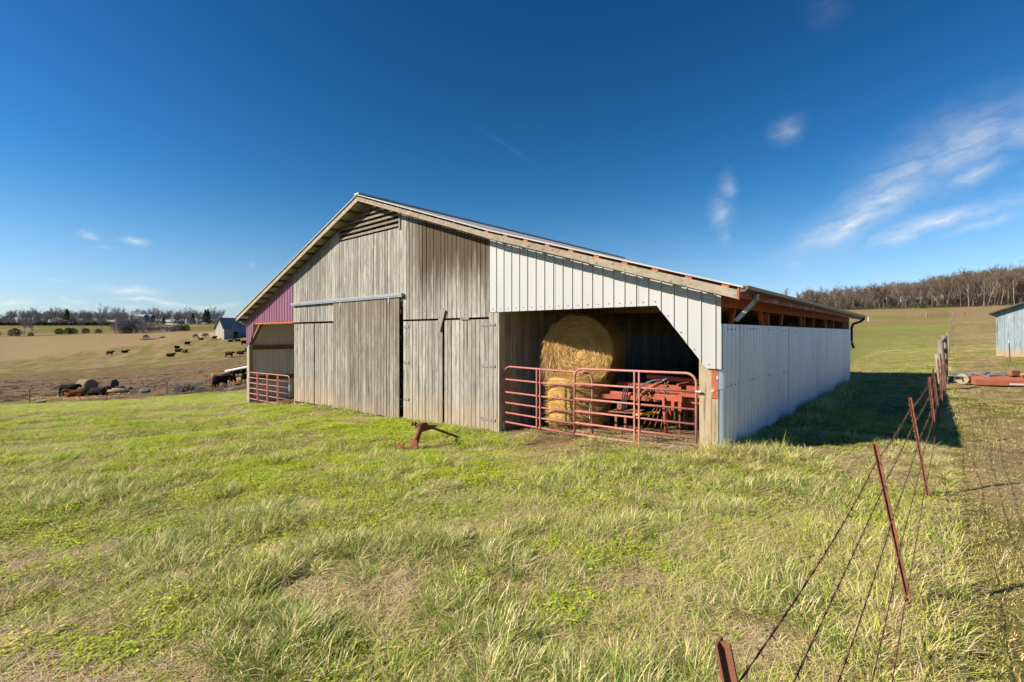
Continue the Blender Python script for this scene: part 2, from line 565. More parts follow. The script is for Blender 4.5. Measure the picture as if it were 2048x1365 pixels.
def cover(x, y):
    """ground cover at a place: (dirt, dry, lush) in 0..1"""
    x = np.asarray(x, float); y = np.asarray(y, float)
    px, d = polar(x, y)
    n1 = fbm(x, y, .12, 11, 4); n2 = fbm(x, y, .5, 12, 4); n3 = fbm(x, y, .03, 13, 4)
    left = 1 - sstep(px, 640, 900)
    # the far slope on the left: mud lot, brown slope, cow track, olive grazing, tan crest
    zg = terrain(x, y, False)
    row = HYP + (EYE - zg) / np.maximum(d, .5) * FPX
    trk = 758 - .097 * px
    edge = 47.0 - 7.0 * np.clip((px - 250) / 240., -1, 1) * 0.35
    past = sstep(d + (n1 - .5) * 8, edge - 1.2, edge + 1.2) * left
    mud = 1 - sstep(d + (n1 - .5) * 26, 68, 92)
    brown = sstep(row + (n1 - .5) * 22, trk, trk + 9)
    lot = past * np.maximum(mud, brown * np.clip(.80 + (n2 - .5) * 1.6, 0, 1))
    track = np.exp(-((row - trk + (n3 - .5) * 5) / 2.2) ** 2) * past * .8
    bx, by = w2b(x, y)
    gate = np.exp(-((bx + 2.3) / 2.6) ** 2 - ((by + .55) / .95) ** 2) * sstep(n2, .32, .6)
    gate_l = np.exp(-((bx + 17.5) / 2.2) ** 2 - ((by - .2) / .7) ** 2)
    inside = ((bx > -19.5) & (bx < 0) & (by > 0.1) & (by < 15.2)) * 1.0
    fx = (x - 2.74) - (y - 3.24) * .674 / .738          # sideways distance to the right of the fence
    fenced = sstep(fx, .1, .5) * sstep(px, 1300, 1500)
    path = np.exp(-((fx - 1.7 - .25 * np.sin(y * .6)) / .75) ** 2) * sstep(y, 2.5, 5) * (1 - sstep(d, 24, 30)) * sstep(n2, .30, .55) * .50
    yard = np.exp(-((px - 1960) / 60) ** 2 - ((d - 21.5) / 3.4) ** 2) * .5
    dirt = np.clip(np.maximum.reduce([lot, track, gate, gate_l, inside, path * sstep(px, 1400, 1600), yard]), 0, 1)
    # dead / straw coloured grass
    dry = sstep(n1 * .55 + n2 * .45, .48, .66) * .8
    far_l = sstep(d, 80, 110) * left
    tanz = 1 - sstep(row - (722 - .12 * px) + (n1 - .5) * 7, -2, 3)
    dry = dry * (1 - far_l) + far_l * np.clip(.52 + (n3 - .5) * .5 + (n2 - .5) * .9 + .5 * tanz, 0, 1)
    rightf = sstep(px, 1600, 1750)
    hill = rightf * sstep(d, 26, 45)
    dry = dry * (1 - hill) + hill * np.clip(.12 + (n3 - .5) * 1.2 + (n1 - .5) * .6 + .45 * sstep(d, 90, 170) + .5 * sstep(px, 1890, 1915), 0, 1)
    dry = np.maximum(dry, np.maximum(fenced * np.clip(.42 + (n2 - .5) * 1.6, 0, 1), np.clip(path * 1.6 + yard * 1.6, 0, 1) * fenced))
    dry = np.where((d > 240) & (px < 900), np.clip(.35 + (n3 - .5) * 2.2, 0, 1), dry)
    lush = (1 - dry) * rightf * sstep(d, 18, 30)
    return dirt, dry, lush


def build_ground():
    az_in = np.linspace(AZL, AZR, 430)
    az_out = np.linspace(AZR, AZL + 2 * math.pi, 70)[1:-1]
    az = np.concatenate([az_in, az_out])
    rr = np.concatenate([[0.0], np.geomspace(.35, 4000, 330)])
    A, Rr = np.meshgrid(az, rr[1:])
    X, Y = Rr * np.sin(A), Rr * np.cos(A)
    Z = terrain(X.ravel(), Y.ravel())
    pts = np.concatenate([[[0, 0, gz(0, 0)]], np.stack([X.ravel(), Y.ravel(), Z], 1)])
    na, nr = len(az), len(rr) - 1
    i = np.arange(nr - 1)[:, None]; j = np.arange(na)[None, :]
    a = 1 + i * na + j; b = 1 + i * na + (j + 1) % na
    quads = np.stack([a, a + na, b + na, b], -1).reshape(-1, 4)      # azimuth runs clockwise
    tris = np.stack([np.zeros(na, int), 1 + np.arange(na), 1 + (np.arange(na) + 1) % na], 1)
    me = bpy.data.meshes.new('ground')
    me.from_pydata(pts.tolist(), [], quads.tolist() + tris.tolist())
    me.polygons.foreach_set('use_smooth', [True] * len(me.polygons))
    dirt, dry, lush = cover(pts[:, 0], pts[:, 1])
    ca = me.color_attributes.new('cover', 'FLOAT_COLOR', 'POINT')
    ca.data.foreach_set('color', np.stack([dirt, dry, lush, np.ones_like(dry)], 1).ravel().astype(np.float32))
    me.update()
    m, g, b_ = new_mat('pasture')
    b_.inputs['Roughness'].default_value = 0.95
    b_.inputs['Specular IOR Level'].default_value = 0.05
    pos = g.n('ShaderNodeNewGeometry').outputs['Position']
    at_ = g.n('ShaderNodeAttribute', attribute_name='cover')
    sp = g.n('ShaderNodeSeparateColor')
    g.l(at_.outputs['Color'], sp.inputs[0])
    f1 = g.noise(pos, 14, 6, .7); f2 = g.noise(pos, 1.3, 6, .65); f3 = g.noise(pos, .22, 6, .6)
    green = g.mix(g.ramp(f2, .3, .7), (.095, .088, .024), (.155, .138, .040))
    green = g.mix(g.math('MULTIPLY', g.ramp(f3, .35, .7), .6), green, (.175, .142, .055))
    green = g.mix(g.math('MULTIPLY', sp.outputs[2], .9), green, g.mix(g.ramp(f2, .3, .7), (.17, .185, .045), (.24, .235, .07)))
    tan = g.mix(g.ramp(f2, .3, .7), (.20, .142, .068), (.275, .205, .105))
    col = g.mix(g.ramp(g.math('ADD', sp.outputs[1], g.math('MULTIPLY', g.math('SUBTRACT', f1, .5), .9)), .3, .75), green, tan)
    dirtc = g.mix(g.ramp(f2, .3, .66), (.085, .052, .03), (.23, .155, .085))
    dirtc = g.mix(g.ramp(g.noise(g.mapv(pos, scale=(1, 2.2, 1)), .9, 6, .75), .5, .64), dirtc, (.04, .026, .017))
    col = g.mix(g.ramp(g.math('ADD', sp.outputs[0], g.math('MULTIPLY', g.math('SUBTRACT', f1, .5), .7)), .3, .7), col, dirtc)
    col = g.mix(g.math('MULTIPLY', g.ramp(f1, .45, .8), .35), col, (.07, .06, .025))
    g.l(col, b_.inputs['Base Color'])
    bp = g.n('ShaderNodeBump', i_Strength=0.9, i_Distance=0.12)
    g.l(g.math('ADD', f2, g.math('MULTIPLY', f1, .25)), bp.inputs['Height'])
    g.l(bp.outputs[0], b_.inputs['Normal'])
    me.materials.append(m)
    o = bpy.data.objects.new('ground', me)
    COL.objects.link(o)
    tag(o, 'rolling winter pasture ground with green and straw coloured grass and a muddy feed lot', kind='structure')


build_ground()

# ------------------------------------------------------------------ the barn
barn = empty('barn', (BC.x, BC.y, 0), BROT)
tag(barn, 'big weathered board barn with a white metal lean-to and a purple panelled lean-to', 'barn')

M_board = wood('weathered_board', (.33, .312, .285), (.205, .192, .174), (.04, .034, .03), frame=barn, brown=.22,
               stain=[(-7.9, -5.0, 2.7, 3.9, .92, (.062, .040, .022)), (-11.6, -8.4, 2.55, 4.6, .0, (.1, .07, .04)), (-15.0, -12.5, 3.5, 4.4, .22, (.09, .075, .06))],
               foot=(-.5, .5, .45))
M_door = wood('weathered_door_board', (.335, .315, .284), (.21, .196, .175), (.043, .037, .031), frame=barn, brown=.2, foot=(-.55, .75, .5))
M_slide = wood('sliding_door_board', (.275, .25, .218), (.155, .14, .12), (.034, .028, .024), frame=barn, brown=.3, grain=.8,
               stain=[(-12.0, -8.4, 1.1, 3.0, .45, (.12, .088, .06))], foot=(-.6, .2, .35))
M_inner = wood('inner_board', (.52, .47, .40), (.36, .325, .28), (.10, .088, .075), brown=.12)  # inner boards, paler than the outside ones
M_fascia = wood('rake_board', (.335, .285, .22), (.245, .205, .155), (.08, .062, .045), axis='x', brown=.25)
M_post = wood('pine_post', (0.374, 0.31, 0.216), (0.281, 0.223, 0.144), (0.101, 0.072, 0.0468), brown=.3, rnd=.05)
M_greypost = wood('grey_post', (0.35, 0.315, 0.259), (0.252, 0.224, 0.182), (0.07, 0.0595, 0.049), brown=.15, rnd=.05)
M_white = simple('white_sheet', (.375, .378, .378), (.335, .34, .34), 2.0, rough=.42, spec=.4, stretch=(0.66, 0.66, 0.198), spots=(9, (1, 1, .4), (.40, .385, .35), .68, .82))
M_cream = simple('cream_sheet', (.70, .69, .65), (.62, .61, .57), 2.0, rough=.5, stretch=(0.85, 0.85, 0.255))
M_purple = simple('purple_sheet', (.215, .085, .13), (.175, .066, .11), 2.5, rough=.38, spec=.45, stretch=(0.82, 0.82, 0.246))
M_side = simple('sky_tinted_galvanised_sheet', (.72, .82, .98), (.62, .71, .86), 1.6, rough=.34, metal=.4, spec=.5, stretch=(1, 1, .22), spots=(1.1, (1, 1, .8), (.74, .62, .55), .60, .70))  # blue of the sky's light on this wall is put into the sheet colour
M_roof = simple('roof_metal', (0.392, 0.392, 0.385), (0.322, 0.322, 0.322), 3, rough=.6, metal=.0)
M_redpaint = simple('red_painted_timber', (.40, .105, .032), (.31, .075, .024), 5, rough=.7, stretch=(0.9, 0.9, 0.9), spots=(14, (1, 1, 1), (.42, .30, .26), .70, .80))
M_redpeel = simple('peeling_red_board', (.33, .09, .045), (.24, .06, .03), 6, rough=.7, spots=(7, (1, 1, 1), (.50, .46, .45), .54, .63))
M_gutter = simple('brown_gutter', (.125, .062, .048), (.10, .05, .04), 3, rough=.35, spec=.5)
M_galv = simple('galvanised_metal', (0.33, 0.348, 0.36), (0.252, 0.27, 0.282), 8, rough=.4, metal=.5)
M_hinge = simple('weathered_hinge', (.22, .225, .22), (.15, .13, .11), 20, rough=.7)
M_whitepipe = simple('white_pipe', (0.504, 0.497, 0.475), (0.432, 0.425, 0.396), 6, rough=.5)
M_dark = simple('dark_iron', (.02, .02, .02), (.035, .03, .028), 9, rough=.6)
M_beam = wood('brown_beam', (.20, .13, .075), (.14, .09, .05), (.05, .032, .02), axis='x', brown=.2)
M_concrete = simple('clay_floor', (.30, .20, .10), (.38, .27, .14), 4, rough=.95, bump=.02)

RIDGE_X, RIDGE_Z = -10.13, 5.97
EAVE_R, EAVE_L = 0.42, -19.75
YF, YB = -0.36, 15.66                     # roof edges front and back
KINK_X, KINK_Z = -4.75, 4.16


def roof_z(x):
    """top of the roof over a point of the barn's width"""
    if x >= KINK_X:
        return KINK_Z + (x - KINK_X) * (2.60 - KINK_Z) / (EAVE_R - KINK_X)
    if x >= RIDGE_X:
        return RIDGE_Z + (x - RIDGE_X) * (KINK_Z - RIDGE_Z) / (KINK_X - RIDGE_X)
    return RIDGE_Z - (RIDGE_X - x) * (RIDGE_Z - 2.60) / (RIDGE_X - EAVE_L)


def plank_x(parent, x0, x1, y, zb, zt, mat, th=.022, name='plank'):
    """one vertical board in a wall that runs along x; zb / zt give heights at a board edge"""
    j = R.uniform(-.005, .005)
    ya, yb = y - th + j, y + j
    return MB().hexa([(x0, ya, zb(x0)), (x1, ya, zb(x1)), (x1, yb, zb(x1)), (x0, yb, zb(x0)),
                      (x0, ya, zt(x0)), (x1, ya, zt(x1)), (x1, yb, zt(x1)), (x0, yb, zt(x0))]).build(name, mat, parent)


def boards_x(parent, xa, xb, y, zb, zt, mat, w=.142, gap=(.008, .026), jag=0.0):
    n = max(1, round((xb - xa) / w))
    cuts = [xa + (xb - xa) * i / n + (R.uniform(-.02, .02) if 0 < i < n else 0) for i in range(n + 1)]
    for i in range(n):
        g_ = R.uniform(*gap)
        dz = R.uniform(-jag, jag)
        plank_x(parent, cuts[i] + g_ / 2, cuts[i + 1] - g_ / 2, y, (lambda x, dz=dz: zb(x) + dz), zt, mat)


gline = lambda x: float(np.interp(x, [-19.6, -15.1, -12, -8.5, -6.7, -4.8, 0], [-1.05, -.60, -.53, -.47, -.44, -.37, 0]))
under = lambda x: roof_z(x) - .17

# upper gable wall: girts behind, boards in front
wall = MB()
for z in (2.45, 3.15, 3.9):
    wall.lohi((-15.1, .002, z), (-5.08, .06, z + .12))
wall = wall.build('gable_wall', M_beam, barn)
boards_x(wall, -15.11, -12.05, 0, lambda x: 2.30, under, M_board)
boards_x(wall, -12.05, -11.82, 0, lambda x: 2.90, under, M_board)
boards_x(wall, -11.82, -8.57, 0, lambda x: 2.90, lambda x: min(4.83, under(x)), M_board)
boards_x(wall, -8.57, -8.40, 0, lambda x: 2.62, under, M_board)
boards_x(wall, -8.40, -5.085, 0, lambda x: 2.275, under, M_board)
# louvred vent under the ridge
lou = MB().lohi((-11.8, .085, 4.80), (-8.6, .12, 4.90)).build('gable_vent', M_beam, barn)
for x in (-11.75, -11.0, -10.13, -9.3, -8.65):
    MB().lohi((x - .03, .03, 4.86), (x + .03, .08, under(x) - .1)).build('vent_stud', M_beam, lou)
for i in range(7):
    z = 4.88 + i * .142
    xl = max(-11.82, RIDGE_X - (RIDGE_Z - .17 - z - .06) / .349)
    xr = min(-8.58, RIDGE_X + (RIDGE_Z - .17 - z - .06) / .348)
    if xr - xl < .3:
        continue
    MB().hexa([(xl, -.035, z), (xr, -.035, z), (xr, -.012, z + .02), (xl, -.012, z + .02),
               (xl, -.02, z + .072), (xr, -.02, z + .072), (xr, .005, z + .082), (xl, .005, z + .082)]).build('slat', M_slide, lou)
MB().lohi((-8.57, -.05, 4.78), (-8.5, -.022, under(-8.5) - .02)).build('vent_trim', M_board, barn)

# doors
def door(x0, x1, y, zt, jag=.012, mat=M_door, w=.142, dz=0):
    d = MB().lohi((x0 + .03, y + .003, 1.7), (x1 - .03, y + .04, 1.84)).build('door', M_beam, barn)
    MB().lohi((x0 + .03, y + .003, .2), (x1 - .03, y + .04, .34)).build('batten', M_beam, d)
    boards_x(d, x0, x1, y, lambda x: gline(x) + .03 + dz, lambda x: zt, mat, w=w, jag=jag)
    return d


d1 = door(-15.03, -13.53, -.006, 2.235)
d2 = door(-13.47, -12.05, -.006, 2.235)
ds = door(-12.06, -8.455, -.085, 2.86, mat=M_slide, w=.15)
ds['label'] = 'brown streaked sliding door hung from the metal track'
d3 = door(-8.385, -6.73, -.006, 2.225)
d4 = door(-6.66, -5.11, -.006, 2.225, dz=-.02)
for i in range(2):
    plank_x(barn, -5.095 + i * .14, -4.965 + i * .14, -.012, lambda x: gline(x), lambda x: 2.37, M_door, name='jamb_board')
MB().lohi((-4.815, -.03, gline(-4.8)), (-4.79, .16, 2.37)).build('jamb_board', M_inner, barn)
# track, hangers, latch, hinges
tr = MB().lohi((-15.12, -.13, 2.925), (-8.33, -.04, 3.0)).lohi((-15.12, -.12, 2.89), (-8.33, -.11, 2.926)).build('door_track', M_galv, barn, bevel=.008)
for x in (-11.6, -8.95):
    MB().lohi((x - .03, -.118, 2.74), (x + .03, -.108, 2.93)).build('door_hanger', M_galv, ds)
MB().bar((-6.86, -.06, 1.98), (-6.66, -.06, 2.50), .035, .17, up=(1, 0, .4)).build('latch_board', M_board, barn)
MB().lohi((-6.05, -.055, 2.225), (-5.75, -.03, 2.28)).build('latch_board', M_fascia, barn)
for z in (2.10, 1.15, -.08):
    MB().lohi((-5.36, -.045, z - .03), (-5.10, -.032, z + .03)).lohi((-5.09, -.05, z - .025), (-4.90, -.037, z + .025)).build('hinge', M_hinge, d4)
for z in (2.08, 1.1, .1):
    MB().lohi((-8.35, -.045, z - .03), (-8.12, -.032, z + .03)).build('hinge', M_hinge, d3)
for z in (2.05, 1.25):
    MB().lohi((-15.02, -.045, z - .03), (-14.75, -.032, z + .03)).build('hinge', M_hinge, d1)

# ribbed metal sheets -------------------------------------------------
def ribbed(x0, x1, pitch, phase, rib=.05, h=.017):
    """profile (x, y offset) of a ribbed sheet from x0 to x1"""
    p = [(x0, 0.0)]
    k = math.ceil((x0 - phase) / pitch - 1e-6)
    while phase + k * pitch < x1 - 1e-6:
        c = phase + k * pitch
        for dx, dy in ((-rib / 2, 0), (-rib / 4, -h), (rib / 4, -h), (rib / 2, 0)):
            if x0 < c + dx < x1:
                p.append((c + dx, dy))
        k += 1
    p.append((x1, 0.0))
    return p


def sheet_x(parent, x0, x1, y, zb, zt, mat, pitch=.229, phase=0.0, name='metal_sheet', breaks=()):
    prof = ribbed(x0, x1, pitch, phase)
    for bx in breaks:
        if x0 < bx < x1:
            for (a, b) in zip(prof, prof[1:]):
                if a[0] < bx < b[0]:
                    t = (bx - a[0]) / (b[0] - a[0])
                    prof = sorted(prof + [(bx, a[1] + (b[1] - a[1]) * t)])
                    break
    mb = MB()
    n = len(prof)
    vs_ = []
    for (x, dy) in prof:
        vs_ += [(x, y + dy, zb(x)), (x, y + dy, zt(x)), (x, y + dy + .004, zb(x)), (x, y + dy + .004, zt(x))]
    fs = []
    for i in range(n - 1):
        a, b = 4 * i, 4 * i + 4
        fs += [(a, b, b + 1, a + 1), (a + 2, a + 3, b + 3, b + 2), (a, a + 2, b + 2, b), (a + 1, b + 1, b + 3, a + 3)]
    fs += [(0, 1, 3, 2), (4 * n - 4, 4 * n - 2, 4 * n - 1, 4 * n - 3)]
    return mb.add(vs_, fs).build(name, mat, parent)


white_wall = MB().lohi((-5.06, .01, 2.41), (-.02, .05, 2.58)).build('lean_to_front', M_beam, barn)
def wz(x):
    return 2.38 if x < -1.05 else (2.38 - (x + 1.05) * (2.38 - 1.33) / .85 if x < -.2 else 1.33)
for i in range(6):
    x0 = -5.075 + i * .916
    x1 = min(x0 + .935, .025)
    sheet_x(white_wall, x0, x1, -.03 - .005 * (i % 2), wz, lambda x: roof_z(x) - .165, M_white, phase=-5.075 + .2, breaks=(-1.05, -.2))
scr = MB()
for i in range(22):
    x = -4.97 + i * .229
    z = wz(x) + .07
    for zz in (z,):
        scr.box((x, -.038, zz), (.014, .012, .014))
for z in (1.95, 1.72, 1.52):
    scr.box((-.06, -.04, z), (.014, .012, .014))
scr.build('screw_heads', M_dark, white_wall)['kind'] = 'stuff'
# edge trim down the front corner
MB().lohi((.0, -.045, 1.33), (.035, .03, 2.05)).build('corner_trim', M_white, barn)

purple_wall = MB().lohi((-19.5, .01, 2.42), (-15.13, .05, 2.56)).build('lean_to_front', M_beam, barn)
def pz(x):
    return 2.35 if x > -18.72 else (2.35 - (-18.72 - x) * .72 / .33 if x > -19.05 else 1.58 - (-19.05 - x) * .5)
for i in range(5):
    x0 = -19.60 + i * .90
    x1 = min(x0 + .92, -15.115)
    sheet_x(purple_wall, x0, x1, -.03 - .005 * (i % 2), pz, lambda x: roof_z(x) - .165, M_purple, phase=-19.5, breaks=(-18.72, -19.05))
MB().lohi((-19.05 + .35, -.02, 2.27), (-15.12, .06, 2.352)).build('header_beam', M_redpaint, barn)

# left lean-to: outer wall of white sheets with girts, seen from inside
ow = MB()
for z in (1.28, -.05):
    ow.lohi((-19.46, .2, z - .09), (-19.38, 15.2, z + .09))
ow = ow.build('outer_wall', M_beam, barn)
def sheet_y(parent, x, y0, y1, zb, zt, mat, pitch=.229, amp=.02, name='metal_sheet', wave=True, out=1, breaks=0):
    n = max(4, int((y1 - y0) / pitch * (10 if wave else 5)))
    if wave:
        prof = [(y0 + (y1 - y0) * i / n, amp * (2 * abs(math.sin(math.pi * (y0 + (y1 - y0) * i / n) / pitch)) - 1)) for i in range(n + 1)]
    else:
        prof = [(a, -b * out) for a, b in ribbed(y0, y1, pitch, .1)]
    vs_, fs = [], []
    for (yy, dx) in prof:
        vs_ += [(x + dx, yy, zb(yy)), (x + dx, yy, zt(yy)), (x + dx - .004, yy, zb(yy)), (x + dx - .004, yy, zt(yy))]
    for i in range(len(prof) - 1):
        a, b = 4 * i, 4 * i + 4
        fs += [(a, b, b + 1, a + 1), (a + 2, a + 3, b + 3, b + 2)]
        if not wave:
            fs += [(a, a + 2, b + 2, b), (a + 1, b + 1, b + 3, a + 3)]
    n = len(prof)
    if not wave:
        fs += [(0, 1, 3, 2), (4 * n - 4, 4 * n - 2, 4 * n - 1, 4 * n - 3)]
    o = MB().add(vs_, fs).build(name, mat, parent, smooth=wave)
    return o
for i in range(17):
    y0 = .12 + i * .9
    sheet_y(ow, -19.50 - .004 * (i % 2), y0, min(y0 + .91, 15.28), lambda y: gline(-19.5) - .3, lambda y: 2.52, M_cream, pitch=.30, wave=False, out=1)

# right side wall: two courses of corrugated sheets
sw = MB()
for z in (.15, 1.02, 1.95):
    sw.lohi((-.14, .1, z - .06), (-.035, 15.25, z + .06))
sw = sw.build('side_wall', M_beam, barn)
side_g = lambda y: -.12
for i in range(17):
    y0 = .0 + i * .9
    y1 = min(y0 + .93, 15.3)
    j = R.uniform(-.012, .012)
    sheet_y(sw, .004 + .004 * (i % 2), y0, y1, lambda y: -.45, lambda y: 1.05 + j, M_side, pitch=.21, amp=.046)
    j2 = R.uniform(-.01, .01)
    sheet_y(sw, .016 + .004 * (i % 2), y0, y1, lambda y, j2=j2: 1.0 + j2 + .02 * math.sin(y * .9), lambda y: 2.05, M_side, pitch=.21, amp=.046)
nails = MB()
for i in range(85):
    for z in (1.03, 1.96):
        nails.box((.04, .09 + i * .18, z + .02 * math.sin(i * .16)), (.012, .022, .022))
nails.build('nail_heads', M_dark, sw)['kind'] = 'stuff'
# header, fascia, gutter over the side wall
MB().lohi((-.06, -.0, 2.335), (-.015, 15.3, 2.56)).build('header_beam', M_redpaint, barn)
MB().lohi((.36, YF + .01, 2.43), (.40, YB, 2.565)).build('eave_board', M_redpeel, barn)
gut = MB()
prof = [(.405, 2.60), (.405, 2.51), (.47, 2.51), (.515, 2.55), (.525, 2.60), (.515, 2.60), (.505, 2.555), (.465, 2.52), (.415, 2.52), (.415, 2.60)]
n = len(prof)
gut.add([(x, YF - .02, z) for x, z in prof] + [(x, YB + .05, z) for x, z in prof],
        [(i, (i + 1) % n, n + (i + 1) % n, n + i) for i in range(n)])
gut.add([(x, YF - .02, z) for x, z in prof[:5]], [(0, 1, 2, 3, 4)])
gut.build('gutter', M_gutter, barn)
# near downspout: square elbow, open end
def duct(pts, w, h, t=.006):
    """square pipe open at the end"""
    mb = MB()
    pts = [Vector(p) for p in pts]
    rings = []
    for i, p in enumerate(pts):
        d = (pts[min(i + 1, len(pts) - 1)] - pts[max(i - 1, 0)]).normalized()
        s = Vector((0, 1, 0)) if abs(d.y) < .8 else Vector((1, 0, 0))
        s = (s - d * s.dot(d)).normalized()
        u_ = s.cross(d)
        rings.append([p + s * a * w / 2 + u_ * b * h / 2 for a, b in ((-1, -1), (1, -1), (1, 1), (-1, 1))] +
                     [p + s * a * (w / 2 - t) + u_ * b * (h / 2 - t) for a, b in ((-1, -1), (1, -1), (1, 1), (-1, 1))])
    for r in rings:
        mb.v.extend(tuple(q) for q in r)
    for i in range(len(rings) - 1):
        a, b = 8 * i, 8 * i + 8
        for k in range(4):
            l = (k + 1) % 4
            mb.f += [(a + k, a + l, b + l, b + k), (a + 4 + k, b + 4 + k, b + 4 + l, a + 4 + l)]
    for e in (0, 8 * (len(rings) - 1)):
        for k in range(4):
            l = (k + 1) % 4
            mb.f.append((e + k, e + l, e + 4 + l, e + 4 + k))
    return mb
duct([(.455, .30, 2.515), (.45, .30, 2.44), (.40, .30, 2.36), (.16, .28, 2.10)], .075, .06).build('downspout', M_galv, barn)
MB().tube([(.455, YB - .1, 2.52), (.45, YB - .1, 2.45), (.34, YB - .14, 2.36), (.12, YB - .2, 2.27), (.07, YB - .22, 2.12), (.07, YB - .22, 1.55), (.14, YB - .22, 1.3)], .045, 8).build('downspout', M_dark, barn, smooth=True)
MB().tube([(.07, YB - .22, 1.62), (.07, YB - .22, 1.5)], .055, 8).build('pipe_coupling', M_galv, barn)

# posts and knee braces of the right lean-to
post_y = (.09, 3.64, 7.49, 11.09, 15.1)
for i, y in enumerate(post_y):
    if i == 0:
        MB().lohi((-.335, .0, -.3), (-.13, .16, 2.36)).build('corner_post', M_post, barn, bevel=.008)
    else:
        MB().lohi((-.26, y - .07, -.3), (-.15, y + .07, 2.34)).build('post', M_redpaint, barn)
    for s in (-1, 1):
        if (i == 0 and s < 0) or (i == 4 and s > 0):
            continue
        MB().bar((-.10, y + s * .45, 1.45), (-.10, y + s * .95, 2.36), .06, .10).build('knee_brace', M_redpaint, barn)
MB().lohi((-.13, -.005, .85), (-.03, .05, 1.42)).build('corner_board', M_redpeel, barn)
MB().lohi((-.125, -.002, -.3), (-.03, .06, .84)).build('corner_board', M_post, barn)
MB().lohi((-.24, -.0, 2.06), (-.022, .05, 2.34)).build('corner_board', M_greypost, barn)
# interior trusses of the right lean-to, just showing through the slot
for y in (1.9, 5.6, 9.3, 12.9):
    MB().bar((-5.0, y, 2.45), (-.1, y, 2.40), .05, .14).bar((-4.8, y, 3.75), (-.1, y, 2.36), .05, .12).bar((-2.6, y, 2.45), (-1.4, y, 2.75), .05, .1).build('roof_truss', M_beam, barn)

# main side wall seen from inside the right lean-to
iw = MB()
for z in (.5, 1.6, 2.9):
    iw.lohi((-5.06, .2, z), (-5.0, 15.2, z + .12))
iw = iw.build('inner_wall', M_beam, barn)
ny = 84
for i in range(ny):
    y0 = .02 + i * 15.26 / ny
    y1 = y0 + 15.26 / ny - R.uniform(.003, .012)
    j = R.uniform(-.006, .006)
    MB().lohi((-4.995 + j, y0, -.75), (-4.972 + j, y1, 3.93)).build('plank', M_inner, iw)
# hidden faces that close the building
MB().lohi((-15.14, .03, -1.0), (-15.10, 15.3, 3.9)).build('partition', M_inner, barn)
bk = MB()
xs = [-19.6, -15.1, RIDGE_X, KINK_X, .0]
for a, b in zip(xs, xs[1:]):
    bk.hexa([(a, 15.3, -1.3), (b, 15.3, -1.3), (b, 15.34, -1.3), (a, 15.34, -1.3), (a, 15.3, roof_z(a) - .17), (b, 15.3, roof_z(b) - .17), (b, 15.34, roof_z(b) - .17), (a, 15.34, roof_z(a) - .17)])
bk.build('back_wall', M_inner, barn)

# left lean-to post, brace, pipe
MB().lohi((-19.57, -.02, -1.35), (-19.30, .14, 1.62)).build('corner_post', M_greypost, barn, bevel=.008)
MB().bar((-19.32, .07, 1.45), (-18.2, .07, 2.34), .10, .13, up=(0, 1, 0)).build('knee_brace', M_beam, barn)
MB().lohi((-19.6, .2, 2.42), (-19.38, 15.3, 2.56)).build('header_beam', M_redpaint, barn)
MB().tube([(-19.80, -.2, 2.50), (-19.80, -.18, 2.40), (-19.74, -.12, 2.32), (-19.66, .1, 2.24)], .04, 8).build('downspout', M_whitepipe, barn, smooth=True)
MB().tube([(-19.62, .55, .52), (-21.6, .45, .28), (-23.4, .4, .05)], .055, 8).build('drain_pipe', M_whitepipe, barn, smooth=True)
MB().lohi((-19.66, .5, .42), (-19.56, .6, 2.4)).build('downspout', M_whitepipe, barn)

# roof: four sheets, purlins, rake boards
def roof_part(xa, xb, name='roof_sheet'):
    za, zb_ = roof_z(xa), roof_z(xb)
    return MB().hexa([(xa, YF - .05, za - .02), (xb, YF - .05, zb_ - .02), (xb, YB, zb_ - .02), (xa, YB, za - .02),
                      (xa, YF - .05, za + .005), (xb, YF - .05, zb_ + .005), (xb, YB, zb_ + .005), (xa, YB, za + .005)])
roof = MB().lohi((RIDGE_X - .12, YF - .06, RIDGE_Z - .012), (RIDGE_X + .12, YB, RIDGE_Z + .035)).build('roof', M_roof, barn)
for a, b in ((EAVE_L - .03, -15.0), (-15.0, RIDGE_X), (RIDGE_X, KINK_X), (KINK_X, EAVE_R + .04)):
    e = .001
    o = roof_part(a + e, b - e)
    # ribs along the slope at the front edge
    o.build('roof_sheet', M_roof, roof)
for s, x_end in ((1, EAVE_R), (-1, EAVE_L)):
    x = RIDGE_X + s * .25
    k = 0
    while (x - x_end) * s < -.12:
        z = roof_z(x)
        ang = math.atan2(roof_z(x + .05) - z, .05)
        mat = M_redpaint if x > KINK_X - .5 else M_beam
        front_y = YF - .025 if x > KINK_X - .6 else YF + .02
        MB().box((x, (front_y + 15.5) / 2, z - .045), (.11, 15.5 - front_y, .042), Matrix.Rotation(-ang, 3, 'Y')).build('purlin', mat, roof)
        x += s * .56
        k += 1
